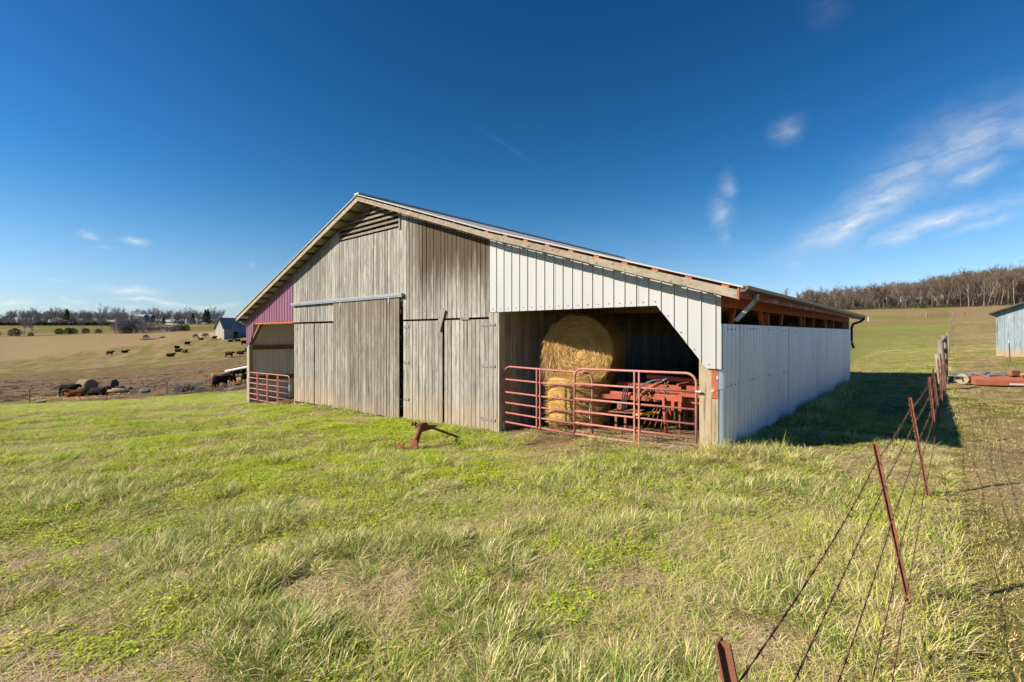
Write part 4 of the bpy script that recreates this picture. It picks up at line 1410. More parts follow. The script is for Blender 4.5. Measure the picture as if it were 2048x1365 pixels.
MB().bar((-.25, .15, .42), tip + Vector((.1, 0, .36)), .05, .05).build('wheel_arm', M_greybar, mw)
MB().bar((-.28, .12, .30), (-.02, .0, .27), .16, .03).build('wheel_guard', M_greybar, mw)

# ------------------------------------------------------------------ pale blue shed at the right
sp0 = at(1992, 26.0)
shed = empty('board_shed', sp0, math.atan2(-.74, .67))
tag(shed, 'pale blue board shed with dark metal roof at the edge of the yard', 'shed')
M_blue = wood('blue_grey_board', (0.266, 0.324, 0.353), (0.194, 0.245, 0.277), (0.0792, 0.0936, 0.108), brown=.08, knots=False, frame=shed, foot=(.15, .62, .85), rnd=.07)
M_shedroof = simple('shed_roof', (.045, .05, .055), (.07, .07, .075), 4, rough=.5)
SW, SD = 6.0, 8.0
sz = lambda x: 2.42 + .42 * (min(x, SW - x))
shw = MB().lohi((.05, .03, 1.0), (SW - .05, .1, 1.12)).build('front_wall', M_beam, shed)
rs = random.Random(5)
x = 0.0
while x < SW - .01:
    w_ = min(rs.uniform(.28, .36), SW - x)
    bot = rs.uniform(-.02, .06)
    MB().hexa([(x, -.0, bot), (x + w_ - .008, 0, bot + rs.uniform(-.03, .03)), (x + w_ - .008, .022, bot), (x, .022, bot),
               (x, 0, sz(x)), (x + w_ - .008, 0, sz(x + w_)), (x + w_ - .008, .022, sz(x + w_)), (x, .022, sz(x))]).build('plank', M_blue, shw)
    x += w_
MB().lohi((.0, .03, .0), (.03, SD, 2.42)).build('side_wall', M_blue, shed)
MB().lohi((SW - .03, .03, .0), (SW, SD, 2.42)).build('side_wall', M_blue, shed)
MB().lohi((.0, SD, .0), (SW, SD + .03, 2.42)).build('back_wall', M_blue, shed)
for s in (0, 1):
    xa, xb = (-.28, SW / 2) if s == 0 else (SW + .28, SW / 2)
    za, zb_ = 2.42 - .42 * .28 + .02, 2.42 + .42 * SW / 2 + .02
    MB().hexa([(xa, -.3, za), (xb, -.3, zb_), (xb, SD + .3, zb_), (xa, SD + .3, za), (xa, -.3, za + .07), (xb, -.3, zb_ + .07), (xb, SD + .3, zb_ + .07), (xa, SD + .3, za + .07)]).build('roof', M_shedroof, shed)
p = at(2021, 23.2)
tp = empty('steel_post', p)
tag(tp, 'lone dark steel post with a white tip in front of the blue shed', 'post')
MB().bar((0, 0, -.2), (-.07, .0, .92), .03, .03).build('shaft', simple('green_post', (.05, .07, .05), (.08, .09, .07), 9), tp)
MB().bar((-.07, 0, .92), (-.082, .0, 1.08), .034, .034).build('tip', M_whitepipe, tp)

# ------------------------------------------------------------------ cattle
def hide_mat(name, c1, c2):
    return simple(name, c1, c2, 4, rough=.85, spec=.06)


H_black = hide_mat('black_hide', (.010, .009, .010), (.022, .019, .018))
H_brown = hide_mat('brown_hide', (.085, .032, .016), (.05, .02, .011))
H_red = hide_mat('red_hide', (.20, .065, .022), (.14, .045, .018))
H_tan = hide_mat('tan_hide', (.34, .20, .10), (.24, .13, .06))
H_grey = hide_mat('smoky_hide', (.07, .055, .045), (.10, .08, .065))


def cow_mesh(kind):
    """one continuous body, nose towards +x, feet on z = 0, about 2.2 m long"""
    m = MB()
    T = lambda pts, rs, n_=10: m.tube(pts, rs, n_)
    if kind == 'lying':
        T([(-.92, 0, .40), (-.78, 0, .44), (-.40, 0, .44), (0, 0, .42), (.42, 0, .45), (.64, 0, .52)], [.18, .36, .41, .43, .39, .27])
        T([(.52, 0, .60), (.76, .02, .74), (.92, .04, .82)], [.30, .23, .18])
        T([(.88, .04, .86), (1.04, .05, .82), (1.20, .06, .72), (1.26, .06, .68)], [.16, .155, .11, .09])
        for s in (-1, 1):
            T([(.92, .04 + s * .12, .92), (.86, .04 + s * .27, .92)], [.055, .035], 6)
            T([(.45, s * .28, .28), (.74, s * .33, .18), (.52, s * .33, .09), (.36, s * .33, .08)], [.15, .10, .075, .07], 8)
            T([(-.66, s * .26, .32), (-.32, s * .40, .24), (-.72, s * .42, .11), (-.42, s * .44, .08)], [.23, .15, .085, .07], 8)
        T([(-.93, 0, .45), (-1.02, .05, .25), (-.95, .1, .05)], [.04, .03, .04], 6)
    else:
        T([(-.90, 0, 1.02), (-.76, 0, 1.0), (-.42, 0, .93), (0, 0, .88), (.40, 0, .91), (.62, 0, .98)], [.20, .35, .40, .43, .41, .30])
        T([(-.78, 0, 1.22), (0, 0, 1.18), (.52, 0, 1.22)], [.14, .14, .15])
        if kind == 'grazing':
            T([(.55, 0, 1.02), (.80, 0, .86), (.96, 0, .64)], [.32, .24, .18])
            T([(.95, 0, .64), (1.03, .0, .48), (1.11, 0, .28), (1.13, 0, .20)], [.16, .155, .11, .09])
            hx_, hz_ = .93, .72
        else:
            T([(.52, 0, 1.04), (.76, 0, 1.14), (.92, .0, 1.22)], [.33, .25, .19])
            T([(.88, 0, 1.26), (1.06, .0, 1.20), (1.22, .0, 1.08), (1.28, .0, 1.03)], [.165, .16, .115, .095])
            hx_, hz_ = .90, 1.32
        for s in (-1, 1):
            T([(hx_, s * .12, hz_), (hx_ - .06, s * .28, hz_ + .01)], [.055, .035], 6)
            # front leg, with its low wrist; hind leg with stifle and hock
            T([(.48, s * .20, .82), (.46, s * .22, .56), (.50, s * .21, .34), (.48, s * .21, .08), (.53, s * .21, .0)], [.19, .13, .085, .065, .075], 8)
            T([(-.66, s * .20, .92), (-.55, s * .24, .70), (-.78, s * .23, .44), (-.74, s * .23, .10), (-.68, s * .23, .0)], [.28, .20, .095, .068, .075], 8)
        T([(-.97, 0, 1.16), (-1.05, 0, .92), (-1.03, 0, .55), (-1.01, 0, .42)], [.045, .032, .03, .05], 6)
    o = m.build('cow_source', H_black)
    r = o.modifiers.new('remesh', 'REMESH')
    r.mode = 'VOXEL'
    r.voxel_size = .045
    sm = o.modifiers.new('smooth', 'SMOOTH')
    sm.iterations = 3
    sm.factor = .5
    return evaluated_mesh(o, 'cow', H_black)


COWS = {k: cow_mesh(k) for k in ('standing', 'grazing', 'lying')}


def cow(label, px, d, kind, heading, hide, sc=1.0, name='cow'):
    """heading: degrees, 0 = nose to the right of the picture, 90 = nose away"""
    me = COWS[kind]
    key = (kind, hide.name)
    if key not in COWS:
        c = me.copy()
        c.materials[0] = hide
        COWS[key] = c
    o = bpy.data.objects.new(name, COWS[key])
    p = at(px, d)
    o.location = p
    o.rotation_euler = (0, 0, math.radians(heading))
    o.scale = (sc, sc, sc)
    COL.objects.link(o)
    tag(o, label, 'calf' if name == 'calf' else 'cow', 'cattle on the pasture')
    return o


cow('large black cow standing at the hay bale in the muddy lot', 138, 54, 'standing', 8, H_black, 1.0)
cow('red cow lying on straw below the big black cow', 151, 52.5, 'lying', 200, H_red, .95)
cow('black cow lying flat beside the debris pile near the bale', 198, 53.5, 'lying', -5, H_black, 1.1)
cow('smoky black cow facing the viewer beside the pale slab', 227, 61, 'grazing', -62, H_grey, 1.0)
cow('brown cow standing alone on the far slope with a long shadow', 220, 138, 'standing', 5, H_brown, 1.0)
cow('black cow lying next to the lone brown cow on the slope', 250, 143, 'lying', 20, H_black, 1.0)
cow('black cow seen from behind, highest on the open slope', 375, 150, 'standing', 80, H_black, 1.0)
cow('black cow seen end on above two lying cows', 354, 139, 'standing', -85, H_black, 1.0)
cow('black cow lying just below the end on cow', 356, 134, 'lying', 10, H_black, .9)
cow('dark brown cow lying right of the pair on the slope', 370, 131, 'lying', -25, H_brown, 1.0)
cow('black cow lying lowest of the slope group, head to the right', 341, 124, 'lying', 10, H_black, 1.05)
cow('brown cow standing sideways on the slope near the drain pipe', 459, 108, 'standing', 0, H_brown, 1.0)
cow('black cow lying to the right of the sideways brown cow', 481, 114, 'lying', -8, H_black, 1.0)
cow('black cow at the barn post, half hidden, above the lying one', 494, 117, 'grazing', -75, H_black, 1.0)
cow('black cow seen from behind beneath the far barn', 489, 142, 'standing', 70, H_black, 1.1)
cow('reddish brown cow seen end on before the far barn corner', 429.5, 160, 'standing', 85, H_brown, 1.0)
cow('dark cow lying left of the long pole by the corral', 401, 163, 'lying', 170, H_brown, 1.0)
cow('black cow grazing at the left end of the corral', 392, 172, 'grazing', 175, H_black, 1.0)
cow('black cow behind the middle of the corral rails', 407, 174, 'grazing', 180, H_black, .9)
cow('black cow behind the right end of the corral rails', 414, 174, 'standing', 5, H_black, .8)
cow('black cow seen from behind in the mud, front of its group', 442, 53.5, 'standing', 62, H_black, .95)
cow('tan cow with a black face behind the group in the mud', 440, 59, 'standing', 18, H_tan, 1.0)
cow('black calf at the left edge of the group in the mud', 431, 53, 'grazing', 100, H_black, .66, name='calf')
cow('black cow grazing with head low beside the tan cow', 461, 57, 'grazing', 150, H_black, .85)
cow('black cow eating under the white drain pipe', 476, 66, 'grazing', 190, H_black, 1.0)
cow('black cow second along under the white drain pipe', 484, 67, 'grazing', 215, H_black, 1.0)
cow('brown cow nearest the barn post under the drain pipe', 493, 66.5, 'grazing', 195, H_red, .95)
cow('black cow half hidden by the barn post low in the lot', 494.5, 56, 'standing', 80, H_black, .85)
cow('black calf lying at the dark door of the far barn', 461, 153.5, 'lying', 0, H_black, .9, name='calf')
cow('black calf lying against the blue door of the far barn', 475, 154, 'lying', 180, H_black, 1.0, name='calf')

# ------------------------------------------------------------------ feed lot: bale, debris, rocks, feeder, posts
b0 = at(174, 60)
bl = bale('round_bale', 'old grey round bale lying in the muddy lot beside the black cow', b0 + Vector((0, 0, .72)), (0, 0, 0), .78, 1.75, M_oldhay, 500, 9)
bl.rotation_euler = (Matrix.Rotation(math.radians(-18), 3, 'Z') @ Matrix.Rotation(math.radians(90), 3, 'Y')).to_euler()
M_stick = simple('grey_stick', (.20, .16, .12), (.10, .08, .06), 9, rough=.95)
dp = at(171, 55)
pile = empty('brush_pile', dp)
tag(pile, 'dark tangled pile of sticks in front of the old round bale', 'brush pile')
rp = random.Random(21)
m = MB()
for i in range(90):
    a = rp.uniform(0, 6.28); r_ = rp.uniform(0, .9)
    p = Vector((r_ * math.cos(a) * 1.2, r_ * math.sin(a), rp.uniform(0, .9) * (1 - r_ * .7)))
    d = Vector((rp.uniform(-1, 1), rp.uniform(-1, 1), rp.uniform(-.3, .7))).normalized() * rp.uniform(.25, .7)
    m.tube([p - d, p + d], [.035, .012], 4)
m.build('sticks', simple('dark_brush', (.045, .035, .03), (.08, .06, .045), 6, rough=.95), pile)['kind'] = 'stuff'
MB().tube([(.3, -.4, .12), (2.3, -.1, .16)], [.14, .11], 8).build('log', M_stick, pile)


def rock(name, label, px, d, size, seed, mat, cat='rock', rot=0, sink=.25):
    rr_ = np.random.RandomState(seed)
    bm = bmesh.new()
    bmesh.ops.create_icosphere(bm, subdivisions=3, radius=1)
    dirs = rr_.normal(size=(9, 3)); dirs /= np.linalg.norm(dirs, axis=1)[:, None]
    off = rr_.uniform(.62, .95, 9)
    for v in bm.verts:
        for dd, q in zip(dirs, off):
            t = v.co.dot(Vector(dd))
            if t > q:
                v.co -= Vector(dd) * (t - q)
        v.co = Vector((v.co.x * size[0], v.co.y * size[1], v.co.z * size[2]))
    me = bpy.data.meshes.new(name)
    bm.to_mesh(me); bm.free()
    me.materials.append(mat)
    o = bpy.data.objects.new(name, me)
    p = at(px, d)
    o.location = p + Vector((0, 0, size[2] * (1 - 2 * sink)))
    o.rotation_euler = (0, 0, rot)
    COL.objects.link(o)
    tag(o, label, cat, 'rocks in the feed lot')


M_rock = simple('pale_rock', (0.231, 0.21, 0.175), (0.154, 0.14, 0.119), 5, rough=.95, bump=.05)
M_slab = simple('straw_covered_slab', (0.315, 0.252, 0.147), (0.252, 0.203, 0.126), 5, rough=.95, bump=.05)
rock('rock_slab', 'long pale straw covered slab beside the smoky cow', 228, 55.5, (1.5, .8, .45), 3, M_slab, rot=.35)
rock('rock', 'grey rock on the upper end of the pale slab', 241, 57, (.75, .5, .42), 5, M_rock)
rock('rock', 'grey rock alone in the mud right of the pale slab', 289, 54, (.6, .5, .45), 8, M_rock)
rock('rock', 'low dark rocks behind the pale slab', 252, 61, (.95, .5, .32), 12, M_rock)
rock('rock', 'white rock at the foot of the leftmost rusty post', 80, 46.5, (.55, .35, .2), 15, M_rock)
rock('rock', 'small flat rock in the mud beyond the green grass, right of the feeder', 462, 49, (.3, .25, .12), 17, M_rock)
sp_ = at(120, 51)
stw = []
# straw bedding around the bale
rs_ = np.random.RandomState(31)
V, F, T = [], [], []
for i in range(5200):
    q = rs_.rand()
    if q < .6:
        px, d = rs_.normal(128, 28), rs_.normal(51.8, 1.0)
    elif q < .8:
        px, d = rs_.normal(215, 14), rs_.normal(55, 1.2)
    else:
        px, d = rs_.normal(478, 14), rs_.normal(61, 3.0)
    x, y = (px - CXP) / FPX * d, d
    V.append((x, y)); T.append(rs_.rand())
V = np.array(V); zz = terrain(V[:, 0], V[:, 1])
VV, FF, TT = [], [], []
for (x, y), z, t in zip(V, zz, T):
    a = rs_.uniform(0, 6.28); L = rs_.uniform(.15, .4); w_ = .02
    dx, dy = math.cos(a), math.sin(a)
    b = len(VV)
    VV += [(x - dx * L, y - dy * L, z + .02), (x - dy * w_, y + dx * w_, z + rs_.uniform(.04, .12)), (x + dx * L, y + dy * L, z + .03), (x + dy * w_, y - dx * w_, z + .05)]
    FF.append((b, b + 1, b + 2, b + 3)); TT += [t] * 4
me = bpy.data.meshes.new('straw_bedding')
me.from_pydata(VV, [], FF)
TT = np.array(TT)
me.color_attributes.new('tone', 'FLOAT_COLOR', 'POINT').data.foreach_set('color', np.stack([TT, TT, TT, np.ones_like(TT)], 1).ravel().astype(np.float32))
me.materials.append(M_straw)
o = bpy.data.objects.new('straw_bedding', me)
COL.objects.link(o)
tag(o, 'golden straw strewn on the mud around the cattle', 'straw', kind='stuff')

# hay feeder with slanting bars
f0 = at(364, 49.5)
fe = empty('hay_feeder', f0, math.radians(6))
tag(fe, 'low grey hay feeder with slanting bars in the muddy lot', 'hay feeder')
M_fgrey = simple('feeder_grey', (0.294, 0.301, 0.308), (0.21, 0.217, 0.224), 6, rough=.6)
for y in (0, 1.2):
    MB().lohi((-1.55, y - .03, .92), (1.55, y + .03, 1.0)).build('top_rail', M_fgrey, fe)
    MB().lohi((-1.55, y - .03, .0), (1.55, y + .03, .10)).build('bottom_rail', M_fgrey, fe)
    for k, x in enumerate((-1.1, -.35, .15, .95)):
        MB().bar((x - .3, y, .1), (x + .12, y, .94), .06, .07).build('slanting_bar', M_fgrey, fe)
for x in (-1.52, -.55, 1.3, 1.52):
    MB().lohi((x - .04, -.04, -.1), (x + .04, .04, 1.2 if x == -1.52 else 1.0)).build('upright', M_fgrey, fe)
m = MB()
for i in range(160):
    p = Vector((rp.gauss(.05, .55), rp.uniform(.2, 1.0), abs(rp.gauss(.3, .3))))
    d = Vector((rp.uniform(-1, 1), rp.uniform(-1, 1), rp.uniform(-.4, .4))).normalized() * .3
    m.tube([p - d, p + d], .02, 3)
m.build('hay', simple('dark_hay', (.06, .042, .028), (.12, .08, .045), 6, rough=1), fe)['kind'] = 'stuff'

lf = empty('lot_fence', at(60, 46.5))
tag(lf, 'sparse rusty post and wire fence along the muddy lot', 'fence')
o0 = Vector(lf.location)
lp = [(-90, 47), (60, 46.5), (214, 47), (333, 46.5), (425, 45)]
ppts = []
for px, d in lp:
    p = at(px, d)
    ppts.append(p - o0)
    MB().tube([p - o0 - Vector((0, 0, .1)), p - o0 + Vector((R.uniform(-.08, .08), 0, 1.35))], .035, 6).build('post', M_tpost, lf)
for hgt in (.4, .8, 1.2):
    MB().tube([p + Vector((0, 0, hgt)) for p in ppts], .003, 3).build('wire', M_wire, lf)

# corral by the far barn
cr = empty('corral', at(405, 168))
tag(cr, 'pale pipe corral panels left of the far barn', 'corral')
o0 = Vector(cr.location)
cpts = [at(384, 168) - o0, at(396, 170) - o0, at(405, 168) - o0, at(416, 169) - o0, at(430, 167) - o0]
for p in cpts:
    MB().tube([p, p + Vector((0, 0, 1.55))], .07, 6).build('post', M_whitepipe, cr)
for a, b in zip(cpts, cpts[1:]):
    for hgt in (.4, .8, 1.2, 1.5):
        MB().bar(a + Vector((0, 0, hgt)), b + Vector((0, 0, hgt)), .05, .09).build('rail', M_whitepipe, cr)
MB().bar(at(411, 155) - o0 + Vector((0, 0, .1)), at(424, 160) - o0 + Vector((0, 0, .5)), .12, .12).build('pole', M_stick, cr)

# far barn
fb0 = at(448, 160)
fbarn = empty('far_barn', fb0, math.atan2(.83, .55))
tag(fbarn, 'steep grey board barn with metal roof far off on the left', 'barn')
# local x runs along the shaded side, local y across the gable
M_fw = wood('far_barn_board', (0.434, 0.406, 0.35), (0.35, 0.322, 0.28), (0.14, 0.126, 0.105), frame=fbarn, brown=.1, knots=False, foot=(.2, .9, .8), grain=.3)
M_fbl = wood('far_barn_shaded_board', (0.24, 0.272, 0.32), (0.176, 0.208, 0.248), (0.064, 0.072, 0.088), brown=.1, knots=False, grain=.3)  # shade of the side wall put into the boards: bluer and darker than the gable
M_fblue = simple('blue_door_paint', (.10, .24, .34), (.08, .19, .28), 3, rough=.7)
M_froof = simple('streaked_roof', (0.26, 0.267, 0.273), (0.156, 0.163, 0.176), 1.1, rough=.7, metal=.0, stretch=(0.65, 0.65, 0.0975))
gw, gl_, eh, rh = 6.0, 16.0, 3.95, 7.3
gm = MB().lohi((.01, .05, -.3), (.05, gw - .05, .1)).build('gable_end', M_fw, fbarn)
k = 0
n_ = 14
for i in range(n_):
    y0, y1 = gw * i / n_, gw * (i + 1) / n_ - .03
    zt = lambda y: eh + (rh - eh) * (1 - abs(y - gw / 2) / (gw / 2))
    MB().hexa([(0, y0, -.3), (.03, y0, -.3), (.03, y1, -.3), (0, y1, -.3), (0, y0, zt(y0)), (.03, y0, zt(y0)), (.03, y1, zt(y1)), (0, y1, zt(y1))]).build('plank', M_fw, gm)
MB().lohi((-.02, 0, eh - .05), (-.004, gw, eh + .03)).build('gable_trim', M_fbl, fbarn)
sdw = MB()
sdw.lohi((.03, -.0, -.3), (3.1, .04, eh)).lohi((3.1, 0, 2.65), (4.6, .04, eh)).lohi((3.1, .0, -.3), (4.6, .04, 1.55)).lohi((4.6, .0, -.3), (gl_, .04, eh))
sdw.build('side_wall', M_fbl, fbarn)
MB().lohi((4.75, -.04, .1), (8.6, -.005, 2.7)).build('sliding_door', M_fblue, fbarn)
MB().lohi((3.12, -.03, -.2), (4.58, -.004, 1.5)).build('half_door', simple('deep_blue_door', (.03, .06, .12), (.025, .05, .10), 3), fbarn)
MB().lohi((.03, gw - .04, -.3), (gl_, gw, eh)).build('side_wall', M_fbl, fbarn)
MB().lohi((gl_ - .04, .04, -.3), (gl_, gw, eh)).build('gable_end', M_fw, fbarn)
for s in (0, 1):
    ya, yb = (-.45, gw / 2) if s == 0 else (gw + .45, gw / 2)
    za = eh - .45 * (rh - eh) / (gw / 2)
    MB().hexa([(-.5, ya, za), (gl_ + .4, ya, za), (gl_ + .4, yb, rh), (-.5, yb, rh), (-.5, ya, za + .12), (gl_ + .4, ya, za + .12), (gl_ + .4, yb, rh + .12), (-.5, yb, rh + .12)]).build('roof', M_froof, fbarn)

# far houses
def house(name, label, px, d, w_, dep, hh, rz, wall, roofc, rise, dz=0, win=3, cat='house'):
    p = at(px, d)
    root = empty(name, p + Vector((0, 0, dz)), rz)
    tag(root, label, cat)
    MB().lohi((-w_ / 2, 0, -1), (w_ / 2, dep, hh)).build('wall', wall, root)
    for s in (0, 1):
        ya, yb = (-.4, dep / 2) if s == 0 else (dep + .4, dep / 2)
        MB().hexa([(-w_ / 2 - .4, ya, hh - .1), (w_ / 2 + .4, ya, hh - .1), (w_ / 2 + .4, yb, hh + rise), (-w_ / 2 - .4, yb, hh + rise),
                   (-w_ / 2 - .4, ya, hh + .1), (w_ / 2 + .4, ya, hh + .1), (w_ / 2 + .4, yb, hh + rise + .2), (-w_ / 2 - .4, yb, hh + rise + .2)]).build('roof', roofc, root)
    for i in range(win):
        x = -w_ / 2 + w_ * (i + .5) / win
        MB().lohi((x - .5, -.06, 1.0), (x + .5, -.005, 2.2)).build('window', M_dark, root)
    return root


Wh = simple('house_white', (0.54, 0.54, 0.525), (0.495, 0.495, 0.48), 1)
Br = simple('house_tan', (.36, .25, .16), (.30, .2, .13), 1)
Bl = simple('house_blue_roof', (.06, .16, .30), (.05, .13, .25), 1)
Gr = simple('house_grey_roof', (.33, .33, .33), (.25, .25, .26), 1)
house('house', 'white gabled house beside the blue roofed building among far trees', 278, 405, 7, 6, 4.2, .1, Wh, Gr, 1.8, 3)
house('house', 'far white house front left of the blue roof on the ridge', 272, 420, 6, 6, 4.5, .5, Wh, Gr, 3, 3.5)
house('barn_shed', 'far blue roofed shed on the tree covered ridge', 289, 408, 9, 6, 3.2, 0, Br, Bl, 2.6, 3, cat='shed')
house('house', 'low pale house at the edge of the far green field', 342, 430, 15, 7, 1.6, -.1, Wh, Gr, 1.9, .6)
house('house', 'tiny grey roofed house behind the far hedgerow on the left', 216, 440, 20, 7, 1.4, .0, Wh, Gr, 1.6, .2)
tag(MB().tube([at(393, 330), at(393, 330) + Vector((0, 0, 6))], .16, 6).build('utility_pole', M_whitepipe), 'single pale pole standing in the far green field', 'pole')

# ------------------------------------------------------------------ trees
M_bark = simple('winter_bark', (0.194, 0.162, 0.133), (0.13, 0.108, 0.0864), 1.2, rough=.95, rnd=.25)
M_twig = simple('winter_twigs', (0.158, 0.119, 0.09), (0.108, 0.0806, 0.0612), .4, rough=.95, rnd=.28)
M_twig2 = simple('hazed_grey_twigs', (.25, .225, .245), (.18, .16, .175), .4, rough=.95, rnd=.25)  # distance haze put into the twig colour: paler and bluer
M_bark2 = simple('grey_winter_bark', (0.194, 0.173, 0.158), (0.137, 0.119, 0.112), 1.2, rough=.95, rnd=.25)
M_ever = simple('evergreen_needles', (.022, .045, .022), (.04, .065, .03), 1.5, rough=.9, rnd=.2)
M_bush = simple('cedar_green', (.03, .05, .018), (.05, .07, .028), 1.5, rough=.9, rnd=.2)


def bare_tree(seed, h=15.0, spread=.34, bush=False, twigs=4, tw=.026, low=.3):
    """trunk with limbs, and a crown of fine twigs, as two meshes"""
    rt = random.Random(seed)
    tr, cr_ = MB(), MB()

    def grow(p, d, L, r_, lvl):
        n_ = 3
        pts = [p]; q = p.copy(); dd = d.copy()
        for i in range(n_):
            dd = (dd + Vector((rt.gauss(0, .12), rt.gauss(0, .12), rt.gauss(.05, .08)))).normalized()
            q = q + dd * L / n_
            pts.append(q.copy())
        r1 = r_ * (.62 if lvl < 2 else .45)
        rs_l = [r_ + (r1 - r_) * i / n_ for i in range(n_ + 1)]
        if lvl <= 1:
            tr.tube(pts, rs_l, 6 if lvl == 0 else 4, cap=False)
        else:
            cr_.tube(pts, [max(k, tw) for k in rs_l], 3, cap=False)
        if lvl >= 4:
            return
        kids = {0: rt.randint(9, 11), 1: rt.randint(4, 5), 2: rt.randint(3, 4), 3: twigs}[lvl]
        for i in range(kids):
            t = (low + (1 - low) * rt.random() ** .8) if lvl == 0 else rt.uniform(.2, 1.0)
            k = min(int(t * n_), n_ - 1)
            bp = pts[k].lerp(pts[k + 1], t * n_ - k)
            az = rt.uniform(0, 6.283)
            side = Vector((math.cos(az), math.sin(az), 0))
            ang = rt.uniform(.3, .75) if lvl == 0 else rt.uniform(.3, .8)
            nd = (dd * math.cos(ang) + side * math.sin(ang) + Vector((0, 0, .25))).normalized()
            grow(bp, nd, L * rt.uniform(.40, .60) * ((1.25 - .55 * t) * spread / .34 if lvl == 0 else 1.0), r1 * rt.uniform(.45, .75), lvl + 1)

    if bush:
        for i in range(rt.randint(6, 9)):
            az = rt.uniform(0, 6.283); t = rt.uniform(.1, .7)
            grow(Vector((rt.gauss(0, .5), rt.gauss(0, .5), -.2)), Vector((math.cos(az) * t, math.sin(az) * t, 1)).normalized(), h * rt.uniform(.45, .7), .07, 1)
    else:
        grow(Vector((0, 0, -.4)), Vector((rt.gauss(0, .03), rt.gauss(0, .03), 1)), h * .80, h * .0125, 0)
    return tr, cr_


def tree_proto(seed, h, twig, bark, **kw):
    tr, cr_ = bare_tree(seed, h, **kw)
    return tr.mesh('trunk', bark), cr_.mesh('crown', twig)


RT = [tree_proto(100 + i, 15.0, M_twig, M_bark, spread=.27 + .03 * (i % 3), tw=.022, low=.22) for i in range(7)]
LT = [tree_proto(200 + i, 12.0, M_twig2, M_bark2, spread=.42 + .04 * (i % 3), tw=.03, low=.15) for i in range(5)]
TH = [tree_proto(300 + i, 7.0, M_twig2, M_bark2, bush=True, tw=.028) for i in range(3)]


def put_tree(proto, p, sc, label, group=None, name='bare_tree', rz=None, cat='tree'):
    e = empty(name, p, R.uniform(0, 6.28) if rz is None else rz)
    e.scale = (sc * R.uniform(.9, 1.1), sc * R.uniform(.9, 1.1), sc)
    tag(e, label, cat, group)
    for nm, me in zip(('trunk', 'crown'), proto):
        c = bpy.data.objects.new(nm, me)
        COL.objects.link(c)
        c.parent = e
    return e


rg = random.Random(77)
# wood on the hill at the right: front rank first, then ranks behind on rising ground
rows = [(233, 1590, 2130, 15.5), (240, 1590, 2140, 17), (249, 1600, 2150, 18), (262, 1640, 2160, 19), (280, 1720, 2180, 20), (305, 1760, 2200, 22)]
for d, pa, pb, step in rows:
    px = pa + rg.uniform(0, step)
    while px < pb:
        dd = d + rg.uniform(-4, 4) - max(0, (px - 1850)) * .03
        k = .60 + .34 * min(1, max(0, (px - 1700) / 200.)) + .14 * min(1, max(0, (px - 1880) / 150.)) + rg.uniform(-.13, .14)
        if px < 1850:
            k = min(k, .78)
        put_tree(rg.choice(RT), at(px, dd), k, 'bare winter tree in the wood along the top of the hill pasture', 'bare trees of the hilltop wood')
        px += step * rg.uniform(.55, 1.35)
# brushy edge of the wood
brs = MB()
for i in range(2600):
    px = rg.uniform(1600, 2150); d = 228 + rg.uniform(0, 12)
    x, y = (px - CXP) / FPX * d, d
    p = Vector((x, y, 0))
    brs.v.append((x, y))
xy = np.array(brs.v); zb3 = terrain(xy[:, 0], xy[:, 1])
brush = MB()
for (x, y), z in zip(xy, zb3):
    L = rg.uniform(.6, 2.4)
    p = Vector((x, y, z - .1)); d = Vector((rg.gauss(0, .35), rg.gauss(0, .35), 1)).normalized()
    e = p + d * L
    w_ = rg.uniform(.02, .05)
    brush.add([p + Vector((-w_, 0, 0)), p + Vector((w_, 0, 0)), e, p + Vector((0, w_, 0))], [(0, 1, 2), (1, 3, 2), (3, 0, 2)])
brush = brush.build('undergrowth', M_twig)
tag(brush, 'brown leafless undergrowth along the edge of the hilltop wood', 'undergrowth', kind='stuff')

# tree line on the far left ridge
for i in range(74):
    px = -60 + i * 6.9 + rg.uniform(-3, 3)
    d = rg.uniform(395, 520)
    if 268 < px < 300:
        d = rg.uniform(450, 520)
    k = rg.uniform(.58, .92) * (1.1 if px > 240 else 1.0) * d / 440
    if px < 18:
        k *= .6
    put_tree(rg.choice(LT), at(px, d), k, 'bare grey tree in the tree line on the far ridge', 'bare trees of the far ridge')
for px, d, k, lab in ((165, 300, .62, 'thin bare tree among the cedar bushes'), (203, 262, .95, 'bare tree with pale trunk right of the cedar bushes'), (50, 238, .62, 'dead bare tree by the red earth bank on the far left'), (64, 240, .5, 'small bare tree right of the dead one on the far left'), (1566, 262, .75, 'lone bare treetop just over the barn eave')):
    put_tree(RT[int(k * 10) % 7] if px > 1000 else LT[int(k * 10) % 5], at(px, d), k, lab)
# grey thicket
for i in range(13):
    px = 232 + i * 5.2 + rg.uniform(-2, 2); d = rg.uniform(226, 246)
    sc = (1.25 if 240 < px < 285 else .85) * rg.uniform(.85, 1.1)
    put_tree(TH[i % 3], at(px, d), sc, 'grey leafless bush in the thicket below the far houses', 'grey thicket bushes', name='thicket_bush', cat='bush')
for i in range(12):
    px = 296 + i * 5 + rg.uniform(-2, 2); d = rg.uniform(236, 250)
    put_tree(TH[i % 3], at(px, d), rg.uniform(.42, .62), 'low grey bush in the row right of the big thicket', 'low grey bushes', name='thicket_bush', cat='bush')


